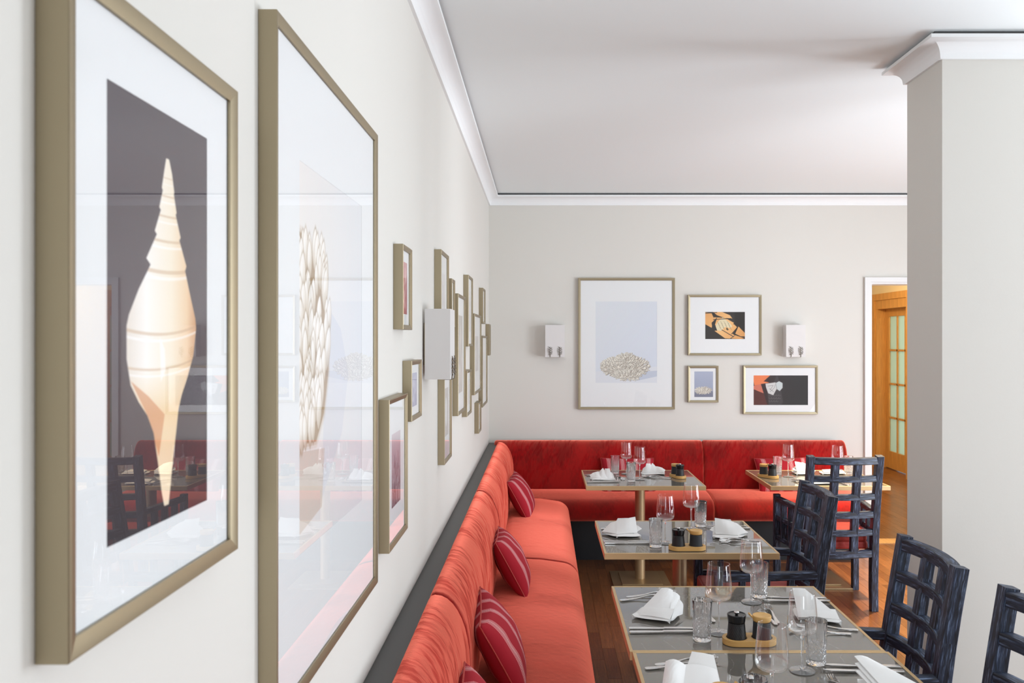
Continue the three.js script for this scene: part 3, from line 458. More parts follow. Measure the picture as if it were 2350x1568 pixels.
// --- dark still life: an orange veil and a white carved pendant on a figure
const veilPrint = printOf(512, 288, (c, w, h) => {
  const p = (pts, f) => softPoly(c, pts.map(([x, y]) => [x * w, y * h]), f);
  c.fillStyle = grad(c, 0, 0, w, 0, [[0, rgb(60, 22, 18)], [0.5, rgb(34, 24, 26)], [1, rgb(18, 14, 16)]]); c.fillRect(0, 0, w, h);
  p([[0, 0], [0.30, 0], [0.18, 0.20], [0.28, 0.24], [0.02, 0.34], [0, 0.2]], rgb(232, 128, 76)); p([[0, 0.36], [0.16, 0.28], [0.20, 0.62], [0, 0.46]], rgb(206, 116, 92)); p([[0, 0.5], [0.2, 0.62], [0.25, 1], [0, 1]], rgb(84, 30, 24)); p([[0.14, 0.30], [0.22, 0.28], [0.28, 0.98], [0.24, 0.9]], rgb(44, 18, 20));
  p([[0.40, 0.12], [0.42, 0.02], [0.44, 0.02], [0.47, 0.2], [0.54, 0.9], [0.5, 1], [0.28, 1], [0.26, 0.6]], rgb(58, 52, 54)); c.strokeStyle = rgb(150, 142, 142, 0.7); c.lineWidth = 2; for (let k = 0; k < 14; k++) { c.beginPath(); c.arc((0.30 + (k % 5) * 0.045) * w, (0.66 + Math.floor(k / 5) * 0.1) * h, 9, 0, 4); c.stroke(); }
  p([[0.22, 0.28], [0.40, 0.24], [0.42, 0.46], [0.36, 0.66], [0.27, 0.60], [0.23, 0.40]], rgb(206, 206, 204)); p([[0.41, 0.26], [0.47, 0.20], [0.53, 0.26], [0.53, 0.42], [0.48, 0.52], [0.43, 0.46]], rgb(196, 204, 204));
  c.strokeStyle = rgb(92, 90, 92, 0.8); c.lineWidth = 3; for (const q of [[[0.26, 0.36], [0.36, 0.34], [0.30, 0.50]], [[0.30, 0.56], [0.38, 0.42], [0.40, 0.30]], [[0.29, 0.44], [0.37, 0.56]]]) { c.beginPath(); q.forEach(([x, y], i) => (i ? c.lineTo(x * w, y * h) : c.moveTo(x * w, y * h))); c.stroke(); }
});
const plain = (top, bottom, draw) => printOf(96, 128, (c, w, h) => { c.fillStyle = grad(c, 0, 0, 0, h, [[0, rgb(...top)], [1, rgb(...bottom)]]); c.fillRect(0, 0, w, h); if (draw) draw(c, w, h); });
const spots = (seed, col, n, s) => (c, w, h) => { const r = rng(seed); for (let k = 0; k < n; k++) { c.fillStyle = rgb(...col, 0.25 + 0.4 * r()); c.beginPath(); c.ellipse((0.2 + 0.6 * r()) * w, (0.15 + 0.7 * r()) * h, s * (0.5 + r()), s * (0.8 + 2 * r()), r() * 3, 0, 7); c.fill(); } };
const ovalOf = (bg, fg) => plain(bg, bg, (c, w, h) => { c.fillStyle = rgb(...fg); c.beginPath(); c.ellipse(w / 2, h / 2, w * 0.24, h * 0.3, 0, 0, 7); c.fill(); });
const PR = { red: plain([196, 120, 124], [176, 84, 92], spots(1, [235, 190, 190], 40, 7)), blue: plain([176, 178, 204], [150, 152, 184], spots(2, [205, 206, 224], 14, 9)),
  falls: plain([214, 200, 206], [110, 90, 98], (c, w, h) => { const r = rng(3); for (let k = 0; k < 60; k++) { const x = r() * w, y = h * (0.25 + 0.6 * r()); c.strokeStyle = r() < 0.5 ? rgb(86, 46, 56, 0.7) : rgb(230, 218, 220, 0.7); c.lineWidth = 1.5 + 2 * r(); c.beginPath(); c.moveTo(x, y); c.lineTo(x + 4 * (r() - 0.5), y + h * 0.2); c.stroke(); } }),
  oval: ovalOf([186, 182, 178], [222, 226, 226]), taupe: plain([176, 170, 164], [182, 174, 168], spots(4, [214, 206, 200], 26, 8)), grey: plain([190, 186, 184], [180, 178, 178], spots(5, [208, 205, 204], 16, 9)), faint: plain([226, 224, 224], [218, 216, 218], spots(6, [200, 196, 198], 18, 7)), pinkish: plain([206, 176, 172], [196, 160, 158], spots(7, [226, 206, 202], 18, 7)) };

leftPic('large framed shell photograph nearest the camera, tall cream spindle shell', 0.744, 1.158, 1.414, 2.042, [0.826, 1.073, 1.497, 1.957], shellPrint, { mw: 0.018 });
leftPic('tallest framed picture on the left wall, pale coral in cream and white', 1.328, 2.142, 1.086, 2.222, [1.481, 1.990, 1.323, 2.017], leafCoral, { mw: 0.018 });
const LG = { mw: 0.0145 };
const small = (label, d0, d1, y0, y1, print, m = 0.055, mv = m) => leftPic(label, d0, d1, y0, y1, [d0 + m, d1 - m, y0 + mv, y1 - mv], print, LG);
small('small red print alone at the top of the left wall, right of the tallest picture', 2.531, 2.706, 1.734, 1.991, PR.red, 0.048);
small('framed pinkish grey waterfall photograph, lowest and nearest of the small frames', 2.302, 2.617, 1.118, 1.538, PR.falls, 0.085, 0.105);
small('small lilac blue print left of the wall sconce, partly behind the waterfall frame', 2.698, 2.921, 1.440, 1.635, PR.blue, 0.055, 0.042);
small('framed white picture rising above the left wall sconce', 3.486, 3.770, 1.690, 2.078, PR.faint, 0.07, 0.09);
small('framed grey picture with a pale oval hanging below the left wall sconce', 3.603, 3.887, 1.168, 1.600, PR.oval, 0.06, 0.11);
small('thin slice of a small frame directly above the right edge of the left wall sconce', 3.900, 4.036, 1.765, 1.988, PR.faint, 0.035, 0.05);
small('tall taupe framed print immediately right of the left wall sconce', 4.188, 4.588, 1.325, 1.935, PR.taupe, 0.09, 0.105);
small('framed white picture high behind the tall taupe print', 4.768, 5.072, 1.667, 2.073, PR.faint, 0.06, 0.085);
small('small low framed white picture right of the foot of the tall taupe print', 4.680, 4.976, 1.276, 1.531, PR.faint, 0.07, 0.055);
small('framed grey print in the middle of the far cluster, white mat all round', 5.200, 5.777, 1.363, 1.868, PR.grey, 0.16, 0.14);
small('tall narrow white picture close to the room corner, right of the grey print', 5.900, 6.410, 1.232, 1.734, PR.faint, 0.13, 0.12);
small('highest small frame near the room corner', 5.930, 6.183, 1.822, 2.072, PR.faint, 0.06, 0.06);
small('last small frame on the left wall, touching the room corner', 6.620, 6.800, 1.583, 1.830, PR.faint, 0.045, 0.06);
small('smallest and lowest frame near the room corner with a pinkish print', 5.545, 5.762, 1.088, 1.290, PR.pinkish, 0.05, 0.045);
backPic('largest picture on the back wall, white coral head on pale blue grey', 0.297, 1.102, 1.127, 2.222, [0.442, 0.954, 1.348, 2.026], coralPrint, { mw: 0.021 });
backPic('landscape photograph of hands in striped sunlight holding a pale stone', 1.211, 1.824, 1.577, 2.081, [1.356, 1.686, 1.713, 1.939], handsPrint, { mw: 0.019 });
backPic('smallest picture on the back wall, white coral on lilac grey', 1.211, 1.465, 1.185, 1.490, [1.265, 1.421, 1.230, 1.443], lilacCoral, { mw: 0.019 });
backPic('dark photograph with orange veil and white carved pendant, lower right on back wall', 1.672, 2.292, 1.087, 1.493, [1.759, 2.212, 1.163, 1.410], veilPrint, { mw: 0.019 });

// ---------------------------------------------------------------- wall sconces with coral clips
function coralClip() {
  const r = rng(8), L = []; const stem = curve([[0, -0.006, 0.004], [0.002, 0.02, 0.006], [-0.002, 0.045, 0.006], [0.001, 0.082, 0.005]], 14);
  L.push(sweep(stem, ring(0.0026, 6), { up: V(0, 0, 1), size: (t) => 1.1 - 0.5 * t }));
  for (let k = 0; k < 9; k++) { const s = k % 2 ? 1 : -1, y = 0.012 + k * 0.0075, l = 0.012 + 0.010 * Math.sin(Math.PI * (k + 1) / 10) + 0.003 * r(); L.push(sweep(curve([[0, y, 0.005], [s * l * 0.6, y + 0.004, 0.007], [s * l, y + 0.013, 0.006]], 6), ring(0.0019, 5), { up: V(0, 0, 1), size: (t) => 1.25 - 0.4 * t }));
    if (k % 3 < 2) L.push(sweep([V(s * l * 0.6, y + 0.004, 0.007), V(s * (l * 0.6 + 0.008), y - 0.001, 0.010)], ring(0.0016, 5), { up: V(0, 0, 1) })); }
  L.push(sweep([V(0, -0.005, 0.005), V(0, -0.006, -0.03)], ring(0.002, 6)));
  return merge(L);
}
const clipGeo = coralClip();
function sconce(label, pos, turn) {
  const o = thing('wall_sconce', label, 'wall lamp', pos, turn, 'fabric box sconces with coral clips'), W = 0.160, H = 0.264, D = 0.103, t = 0.004;
  part(o, 'shade', merge([box(-W / 2, W / 2, -H / 2, H / 2, D - t, D), box(-W / 2, -W / 2 + t, -H / 2, H / 2, 0.008, D - t), box(W / 2 - t, W / 2, -H / 2, H / 2, 0.008, D - t)]), M.linenShade);
  part(o, 'back_plate', rbox(0.10, 0.16, 0.008, 0.002).translate(0, 0, 0.0045), M.brass);
  part(o, 'arm', merge([box(-0.006, 0.006, -0.01, 0.002, 0.008, 0.1), box(-W / 2 + t, W / 2 - t, -0.012, -0.004, 0.05, 0.058)]), M.brass);
  for (const x of [-0.040, 0.040]) part(o, 'coral_clip', clipGeo, M.coral, 'dark bronze coral-branch clip').scale.set(0.82, 0.98, 0.9), o.children[o.children.length - 1].position.set(x, -H / 2 + 0.004, D - 0.001);
}
sconce('white fabric box sconce on the left wall among the small frames', [LEFT_X + 0.0005, 1.687, -3.2275], Math.PI / 2);
sconce('white box sconce with coral clips left of the largest back wall picture', [0.1025, 1.697, Zb + 0.0005], 0);
sconce('white box sconce with coral clips right of the hands photograph', [2.0865, 1.698, Zb + 0.0005], 0);

// ---------------------------------------------------------------- tables
const TOP = 0.73;
function makeTable() {
  const o = thing('dining_table', '', 'table'), W = 0.80, D = 0.70, e = 0.011;
  const lip = (w, d, x, z) => rbox(w, 0.029, d, 0.0015, 1).translate(x, TOP - 0.0145, z);
  part(o, 'edge_band', merge([lip(W, e, 0, D / 2 - e / 2), lip(W, e, 0, -D / 2 + e / 2), lip(e, D - 2 * e, W / 2 - e / 2, 0), lip(e, D - 2 * e, -W / 2 + e / 2, 0)]), M.bronze, 'champagne bronze edge band');
  part(o, 'tabletop', box(-W / 2 + e, W / 2 - e, TOP - 0.018, TOP - 0.0012, -D / 2 + e, D / 2 - e), M.marble, 'polished grey marble top');
  part(o, 'underside', box(-W / 2 + e, W / 2 - e, TOP - 0.028, TOP - 0.018, -D / 2 + e, D / 2 - e), M.plinth);
  part(o, 'pedestal', move(cyl(0.035, TOP - 0.028 - 0.020, 40), 0, (TOP - 0.028 + 0.020) / 2, 0), M.bronzeFlat);
  part(o, 'base_plate', rbox(0.40, 0.010, 0.44, 0.0015, 1).translate(0, 0.0055, 0), M.bronzeDark);
  part(o, 'base_cover', rbox(0.28, 0.010, 0.31, 0.0015, 1).translate(0, 0.0155, 0), M.bronzeDark);
  return o;
}
const T = { rearLeft: [0.690, -5.970], middle: [0.682, -4.195], front: [0.672, -2.983], edge: [0.680, -2.282], rearRight: [1.920, -5.970] };
const table0 = makeTable(); table0.position.set(T.rearLeft[0], 0, T.rearLeft[1]); table0.userData = { label: 'grey marble table in front of the back bench, left of the two rear tables', category: 'table', group: 'square marble pedestal tables' };
copy(table0, 'grey marble table standing free in the middle between the rear and front tables', [T.middle[0], 0, T.middle[1]]);
copy(table0, 'grey marble table in the foreground, whole top in view', [T.front[0], 0, T.front[1]]);
copy(table0, 'grey marble table cut off by the bottom edge, pushed against the foreground table', [T.edge[0], 0, T.edge[1]]);
copy(table0, 'grey marble table in front of the back bench, right of the two, behind the chair', [T.rearRight[0], 0, T.rearRight[1]]);

// ---------------------------------------------------------------- lattice armchairs of dark limed wood
function makeChair() {
  const o = thing('lattice_chair', '', 'chair'); const zb = (y) => y < 0.45 ? -0.205 - 0.02 * y / 0.45 : -0.225 - 0.075 * ((y - 0.45) / 0.535) ** 1.25;
  const px = (y) => 0.209 + 0.006 * (y / 0.985);
  const up = V(0, 1, 0), bw = V(0, 0, -1);
  for (const s of [-1, 1]) { const ys = [0, 0.15, 0.3, 0.45, 0.58, 0.71, 0.84, 0.985]; part(o, 'rear_post', sweep(ys.map((y) => V(s * px(y), y, zb(y) + (y < 0.2 ? -0.02 * (1 - y / 0.2) : 0))), rect(0.044, 0.054, 0.003), { up: bw, crease: 0.4, size: (t) => [1, 0.86 + 0.14 * Math.sin(Math.PI * Math.min(1, t * 1.3))] }), M.chair); }
  const bow = (x) => -0.036 * (1 - (x / 0.2) ** 2);
  [[0.955, 0.040], [0.842, 0.034], [0.727, 0.034], [0.612, 0.036], [0.497, 0.034], [0.362, 0.040]].forEach(([y, h]) => { const p = []; for (let k = 0; k <= 12; k++) { const x = -0.197 + 0.394 * k / 12; p.push(V(x, y, zb(y) + bow(x))); } part(o, 'back_rail', sweep(p, rect(0.040, h + 0.004, 0.003), { up, crease: 0.4 }), M.chair); });
  for (const x of [-0.070, 0.070]) { const p = []; for (let k = 0; k <= 8; k++) { const y = 0.375 + 0.565 * k / 8; p.push(V(x, y, zb(y) + bow(x))); } part(o, 'back_slat', sweep(p, rect(0.046, 0.036, 0.003), { up: bw, crease: 0.4 }), M.chair); }
  const FX = 0.268, FZ = 0.235;
  for (const s of [-1, 1]) {
    part(o, 'front_leg', sweep([V(s * FX, 0, FZ), V(s * FX, 0.33, FZ), V(s * FX, 0.652, FZ)], rect(0.042, 0.042, 0.003), { up: bw, crease: 0.4 }), M.chair);
    const line = (y, t) => V(s * mix(px(y), FX, t), y, mix(zb(y), FZ, t));
    part(o, 'arm', sweep([line(0.622, 0.03), line(0.622, 0.5), line(0.622, 0.97)], rect(0.040, 0.036, 0.004), { up, crease: 0.4 }), M.chair);
    for (const y of [0.497, 0.362]) part(o, 'side_rail', sweep([line(y, 0.05), line(y, 0.95)], rect(0.030, 0.034, 0.003), { up, crease: 0.4 }), M.chair);
    for (const t of [0.28, 0.52, 0.76]) part(o, 'side_slat', sweep([line(0.375, t), line(0.608, t)], rect(0.026, 0.040, 0.003), { up: V(1, 0, 0), crease: 0.4 }), M.chair);
  }
  part(o, 'front_rail', sweep([V(-FX + 0.02, 0.352, FZ), V(FX - 0.02, 0.352, FZ)], rect(0.030, 0.040, 0.003), { up, crease: 0.4 }), M.chair);
  const seat = (f, b, z0, z1, y, h, r) => { const s = new THREE.Shape(); s.moveTo(-b + r, -z0); s.lineTo(b - r, -z0); s.quadraticCurveTo(b, -z0, b + (f - b) * 0.04, -z0 - r); s.lineTo(f, -z1 + r); s.quadraticCurveTo(f, -z1, f - r, -z1); s.lineTo(-f + r, -z1); s.quadraticCurveTo(-f, -z1, -f, -z1 + r); s.lineTo(-b - (f - b) * 0.04, -z0 - r); s.quadraticCurveTo(-b, -z0, -b + r, -z0);
    return planarUV(move(new THREE.ExtrudeGeometry(s, { depth: h - 0.024, bevelEnabled: true, bevelThickness: 0.012, bevelSize: 0.012, bevelOffset: -0.012, bevelSegments: 3 }), 0, y + 0.012, 0, -Math.PI / 2)); };
  part(o, 'seat_base', seat(0.236, 0.188, -0.19, 0.205, 0.378, 0.05, 0.02), M.chairRed, 'red upholstered seat base');
  part(o, 'seat_cushion', seat(0.236, 0.186, -0.192, 0.25, 0.429, 0.068, 0.03), M.chairRed, 'red leather-like seat cushion');
  return o;
}
const chair0 = makeChair(); chair0.position.set(1.872, 0, -5.53); chair0.rotation.y = Math.PI + 0.015;
chair0.userData = { label: 'dark limed lattice armchair seen from behind, at the right rear table', category: 'chair', group: 'dark limed lattice armchairs' };
copy(chair0, 'dark lattice armchair at the right side of the middle table, overlapping the chair behind', [1.035, 0, -4.095], -Math.PI / 2 - 0.02);
copy(chair0, 'dark lattice armchair at the right side of the foreground table, in front of the pillar', [1.025, 0, -2.890], -Math.PI / 2 - 0.03);
copy(chair0, 'dark lattice armchair cut off by the right edge of the photo', [1.055, 0, -2.235], -Math.PI / 2);

// ---------------------------------------------------------------- tableware
const Y = TOP + 0.0003;
function makeWine() {
  const o = thing('wine_glass', '', 'wine glass', [0, 0, 0]);
  const B = [[0.0001, 0.1085], [0.010, 0.1090], [0.030, 0.1125], [0.0395, 0.1195], [0.0432, 0.1300], [0.0436, 0.1400], [0.0420, 0.17], [0.0390, 0.20], [0.0362, 0.2275], [0.0359, 0.2298], [0.0352, 0.2298], [0.0350, 0.2275], [0.0378, 0.20], [0.0408, 0.17], [0.0423, 0.14], [0.0415, 0.1308], [0.0380, 0.1225], [0.029, 0.1165], [0.012, 0.1140], [0.0001, 0.1138]];
  part(o, 'bowl', lathe(B, 56), M.thinGlass);
  part(o, 'stem', lathe([[0.0001, 0.0052], [0.0075, 0.0056], [0.0046, 0.011], [0.0036, 0.03], [0.0035, 0.09], [0.0046, 0.102], [0.0088, 0.1083], [0.0001, 0.1083]], 24), M.glass);
  part(o, 'foot', lathe([[0.0001, 0], [0.0355, 0], [0.0370, 0.0008], [0.0368, 0.0018], [0.020, 0.0030], [0.008, 0.0050], [0.0001, 0.0050]], 56), M.glass);
  return o;
}
function makeTumbler() {
  const o = thing('crystal_tumbler', '', 'tumbler'); const NT = 120, NY = 64, H = 0.130, P = [], UV = [];
  const tri = (x) => Math.abs(((x % 1) + 1) % 1 - 0.5) * 2;
  const R = (y, a) => { const base = 0.0288 + 0.0040 * y / H, k = a / (2 * Math.PI) * 14; let cut = 0;
    if (y > 0.006 && y < 0.078) { const e = Math.min(1, (y - 0.006) / 0.006, (0.078 - y) / 0.02); cut = clamp((Math.max(tri(k + y / 0.016), tri(k - y / 0.016)) - 0.45) / 0.55) * 1.15 * e; }
    if (y > 0.056 && y < 0.112) { const q = (y - 0.056) / 0.056, wdt = 0.5 * (1 - q); cut = Math.max(cut * (1 - q), clamp(1 - tri(k * 0.5 + 0.5) / Math.max(0.04, wdt)) * clamp(6 * (1 - q)) * clamp(q * 6)); }
    return base - 0.0021 * cut; };
  const out = (i, j) => { const a = j / NT * 2 * Math.PI, y = H * i / NY, r = R(y, a) - (i === 0 ? 0.002 : i === NY ? 0.0006 : 0); return [r * Math.cos(a), y, r * Math.sin(a)]; };
  const quad = (f) => { for (let j = 0; j < NT; j++) for (const [i, k] of [[0, 0], [1, 0], [1, 1], [0, 0], [1, 1], [0, 1]]) { { const q = f(i, j + k); P.push(...q); UV.push((j + k) / NT, q[1] / H); } } };
  for (let i = 0; i < NY; i++) quad((a, j) => out(i + a, j));
  const inner = [[0.0306, H - 0.0003], [0.0300, H - 0.002], [0.0274, 0.030], [0.0262, 0.018], [0.022, 0.0135], [0.0001, 0.012]], pt = ([r, y], j) => { const a = j / NT * 2 * Math.PI; return [r * Math.cos(a), y, r * Math.sin(a)]; };
  quad((a, j) => (a ? pt(inner[0], j) : out(NY, j)));
  for (let i = 0; i + 1 < inner.length; i++) quad((a, j) => pt(inner[i + a], j));
  quad((a, j) => (a ? out(0, j) : [0, 0.0008, 0]));
  const g = new THREE.BufferGeometry(); g.setAttribute('position', new THREE.Float32BufferAttribute(P, 3)); g.setAttribute('uv', new THREE.Float32BufferAttribute(UV, 2));
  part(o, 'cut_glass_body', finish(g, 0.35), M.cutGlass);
  return o;
}
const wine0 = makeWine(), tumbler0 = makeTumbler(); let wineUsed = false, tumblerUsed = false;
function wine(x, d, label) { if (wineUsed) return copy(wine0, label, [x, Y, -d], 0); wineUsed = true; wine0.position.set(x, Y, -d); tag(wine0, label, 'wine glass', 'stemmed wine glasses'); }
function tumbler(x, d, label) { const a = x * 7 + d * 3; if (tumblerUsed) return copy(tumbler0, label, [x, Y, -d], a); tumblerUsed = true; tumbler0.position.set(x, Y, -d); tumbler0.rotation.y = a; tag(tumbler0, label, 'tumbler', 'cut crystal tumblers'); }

// salt and pepper on a beech tray: three things
function makeTray() { const o = thing('condiment_tray', '', 'tray'), s = new THREE.Shape(), L = 0.045, R = 0.041; s.absarc(L, 0, R, -Math.PI / 2, Math.PI / 2); s.absarc(-L, 0, R, Math.PI / 2, 3 * Math.PI / 2);
  for (const x of [-0.0405, 0.0405]) { const h = new THREE.Path(); h.absarc(x, 0, 0.0325, 0, 2 * Math.PI, true); s.holes.push(h); }
  const full = new THREE.Shape(); full.absarc(L, 0, R, -Math.PI / 2, Math.PI / 2); full.absarc(-L, 0, R, Math.PI / 2, 3 * Math.PI / 2);
  const ex = (q, h, b) => move(new THREE.ExtrudeGeometry(q, { depth: h - 2 * b, bevelEnabled: true, bevelThickness: b, bevelSize: b, bevelOffset: -b, bevelSegments: 2, curveSegments: 24 }), 0, b, 0, -Math.PI / 2);
  part(o, 'tray_base', ex(full, 0.010, 0.0015), M.beech); part(o, 'tray_rim', ex(s, 0.010, 0.0012).translate(0, 0.009, 0), M.beech); return o; }
function makeGrinder() { const o = thing('pepper_grinder', '', 'grinder');
  part(o, 'grinder_body', lathe([[0.0001, 0], [0.0300, 0], [0.0310, 0.001], [0.0306, 0.006], [0.0268, 0.048], [0.0262, 0.054], [0.0270, 0.057], [0.0001, 0.057]], 48), M.knurl);
  part(o, 'cap', lathe([[0.0001, 0.0572], [0.0264, 0.0572], [0.0272, 0.060], [0.0300, 0.0800], [0.0296, 0.0825], [0.0280, 0.0832], [0.0262, 0.0805], [0.0001, 0.0800]], 48), M.black, 'glossy black cap');
  part(o, 'knob', lathe([[0.0001, 0.0800], [0.0045, 0.0802], [0.0048, 0.083], [0.0080, 0.0852], [0.0084, 0.0885], [0.0070, 0.0915], [0.0001, 0.0925]], 24), M.steel, 'steel knob'); return o; }
function makeJar() { const o = thing('salt_jar', '', 'jar');
  part(o, 'jar_body', lathe([[0.0001, 0], [0.0295, 0], [0.0305, 0.001], [0.0302, 0.006], [0.0275, 0.055], [0.0272, 0.060], [0.0001, 0.060]], 48), M.charcoal);
  part(o, 'lid', lathe([[0.0001, 0.0602], [0.0270, 0.0602], [0.0292, 0.064], [0.0300, 0.0765], [0.0288, 0.0790], [0.0270, 0.0785], [0.0001, 0.0760]], 48), M.beech, 'beech lid');
  part(o, 'lid_grip', sweep(curve([[-0.027, 0.070, 0], [-0.036, 0.078, 0], [-0.042, 0.085, 0.001]], 8), rect(0.010, 0.006, 0.002), { up: V(0, 1, 0) }), M.beech); return o; }
const tray0 = makeTray(), grinder0 = makeGrinder(), jar0 = makeJar(); let condUsed = false;
function condiments(x, d, turn, where) {   // turn: the jar's direction from the grinder
  const c = Math.cos(turn), s = Math.sin(turn), gp = [x - 0.0405 * c, Y + 0.0105, -d + 0.0405 * s], jp = [x + 0.0405 * c, Y + 0.0105, -d - 0.0405 * s];
  const L = [`beech condiment tray ${where}`, `black pepper grinder with a steel knob on the tray ${where}`, `dark jar with a beech lid on the tray ${where}`];
  if (condUsed) { copy(tray0, L[0], [x, Y, -d], turn); copy(grinder0, L[1], gp, turn); copy(jar0, L[2], jp, turn); return; }
  condUsed = true; tray0.position.set(x, Y, -d); tray0.rotation.y = turn; grinder0.position.set(...gp); grinder0.rotation.y = turn; jar0.position.set(...jp); jar0.rotation.y = turn;
  tag(tray0, L[0], 'tray', 'beech condiment trays'); tag(grinder0, L[1], 'grinder', 'black pepper grinders'); tag(jar0, L[2], 'jar', 'beech lidded jars');
}
// cutlery: drawn flat in plan (x along the piece), given a thickness and bent up by a profile
function flatware(outline, th, bend, holes = []) {
  const s = new THREE.Shape(outline.map(([x, z]) => new THREE.Vector2(x, z))); holes.forEach((h) => s.holes.push(new THREE.Path(h.map(([x, z]) => new THREE.Vector2(x, z)))));
  const g = move(new THREE.ExtrudeGeometry(s, { depth: th, bevelEnabled: true, bevelThickness: th * 0.3, bevelSize: th * 0.3, bevelOffset: -th * 0.3, bevelSegments: 1 }), 0, 0, 0, -Math.PI / 2);
  const p = g.attributes.position; for (let i = 0; i < p.count; i++) p.setY(i, p.getY(i) + bend(p.getX(i), p.getZ(i)) + th * 0.3);
  g.computeVertexNormals(); return toCreasedNormals(g, 0.6);
}
const mirror = (pts) => [...pts, ...[...pts].reverse().filter(([, z]) => Math.abs(z) > 1e-6).map(([x, z]) => [x, -z])];
const dense = (pts) => { const o = []; pts.forEach((a, i) => { const b = pts[(i + 1) % pts.length], n = Math.max(1, Math.ceil(Math.hypot(b[0] - a[0], b[1] - a[1]) / 0.006)); for (let k = 0; k < n; k++) o.push([mix(a[0], b[0], k / n), mix(a[1], b[1], k / n)]); }); return o; };
const HANDLE = [[-0.1, 0], [-0.0995, 0.004], [-0.096, 0.0078], [-0.088, 0.0090], [-0.06, 0.0068], [-0.03, 0.0046], [0.0, 0.0034]];
const arch = (x) => 0.009 * Math.exp(-(((x - 0.02) / 0.045) ** 2)) + 0.0008;
const FORK = (() => { const o = [...HANDLE, [0.025, 0.0032], [0.038, 0.008], [0.046, 0.0115], [0.098, 0.0118], [0.100, 0.0104], [0.100, 0.0092], [0.098, 0.0082], [0.058, 0.0076], [0.058, 0.0048], [0.099, 0.0048], [0.100, 0.0036], [0.100, 0.0026], [0.099, 0.0014], [0.058, 0.0014]]; return [...o, ...[...o].reverse().slice(0, -1).map(([x, z]) => [x, -z])]; })();
const SPOON = mirror([...HANDLE, [0.03, 0.0032], [0.042, 0.007], [0.052, 0.0135], [0.065, 0.0185], [0.080, 0.0185], [0.092, 0.0125], [0.098, 0.006], [0.100, 0]]);
const KNIFE = [[-0.115, 0.0045], [-0.112, 0.0085], [-0.06, 0.0088], [-0.015, 0.0070], [0.000, 0.0066], [0.004, 0.0088], [0.05, 0.0095], [0.095, 0.0080], [0.110, 0.0025], [0.115, -0.0050], [0.09, -0.0062], [0.0, -0.0062], [-0.015, -0.0066], [-0.06, -0.0086], [-0.112, -0.0085], [-0.115, -0.0045]];
const flat = { fork: flatware(dense(FORK), 0.0022, (x, z) => arch(x) + (x > 0.045 ? 0.006 * ((x - 0.045) / 0.055) ** 2 - 0.003 * Math.sin(Math.PI * clamp((x - 0.045) / 0.055)) : 0)), spoon: flatware(dense(SPOON), 0.0022, (x, z) => arch(x) - (x > 0.045 ? 0.004 * Math.sin(Math.PI * clamp((x - 0.045) / 0.055)) * (1 - (z / 0.02) ** 2) : 0) + 0.0), knife: flatware(dense(KNIFE), 0.0040, (x) => (x > 0.002 ? 0.0012 : 0)) };
function cutlery(kind, handle, tip, label, scale = 1, y = Y) {   // handle end and tip as [x, d]
  const o = new THREE.Mesh(flat[kind], M.steel); o.name = numbered(kind); o.castShadow = o.receiveShadow = true; const cx = (handle[0] + tip[0]) / 2, cd = (handle[1] + tip[1]) / 2;
  o.position.set(cx, y, -cd); o.rotation.y = Math.atan2(tip[1] - handle[1], tip[0] - handle[0]); const l = Math.hypot(tip[0] - handle[0], tip[1] - handle[1]) / (kind === 'knife' ? 0.23 : 0.2); o.scale.set(l, 1, Math.max(0.8, l)); scene.add(o); tag(o, label, kind, `polished steel ${kind}s`);
}
// napkins: a folded pad and standing folds, each a bent sheet of doubled cloth
const lerpV = (a, b, t) => a.clone().lerp(b, t);
function leaf([a, b, c, d], bulge = [0, 0, 0], th = 0.003, ripple = 0.001, seed = 1) { // a-b is the foot, d-c the tip (a under d)
  const [A, B, C, D] = [a, b, c, d].map((p) => V(...p)), k = V(...bulge).multiplyScalar(0.55); ripple *= 0.55;
  return sheet((u, v) => lerpV(lerpV(A, B, u), lerpV(D, C, u), v).addScaledVector(k, Math.sin(Math.PI * u) * Math.sin(Math.PI * Math.min(1, v * 0.6 + 0.2))).add(V(ripple * Math.sin(u * 7 + seed), ripple * 0.5 * Math.sin(v * 5 + seed * 2), ripple * Math.sin(u * 9 + v * 3 + seed))), 12, 10, th);
}
function pad(pts, h, sag = 0.004) { // folded cloth with a rolled edge, from plan corners [x, z]
  const [A, B, C, D] = pts; const top = (u, v) => { const x = mix(mix(A[0], B[0], u), mix(D[0], C[0], u), v), z = mix(mix(A[1], B[1], u), mix(D[1], C[1], u), v); return V(x, h * (0.62 + 0.38 * Math.sin(Math.PI * u) ** 0.5 * Math.sin(Math.PI * v) ** 0.5) - sag * Math.sin(u * 6 + v * 4) * 0.3 - h * 0.5, z); };
  return move(sheet(top, 14, 12, h * 0.62, 0.9), 0, h * 0.20 + 0.0005, 0);
}
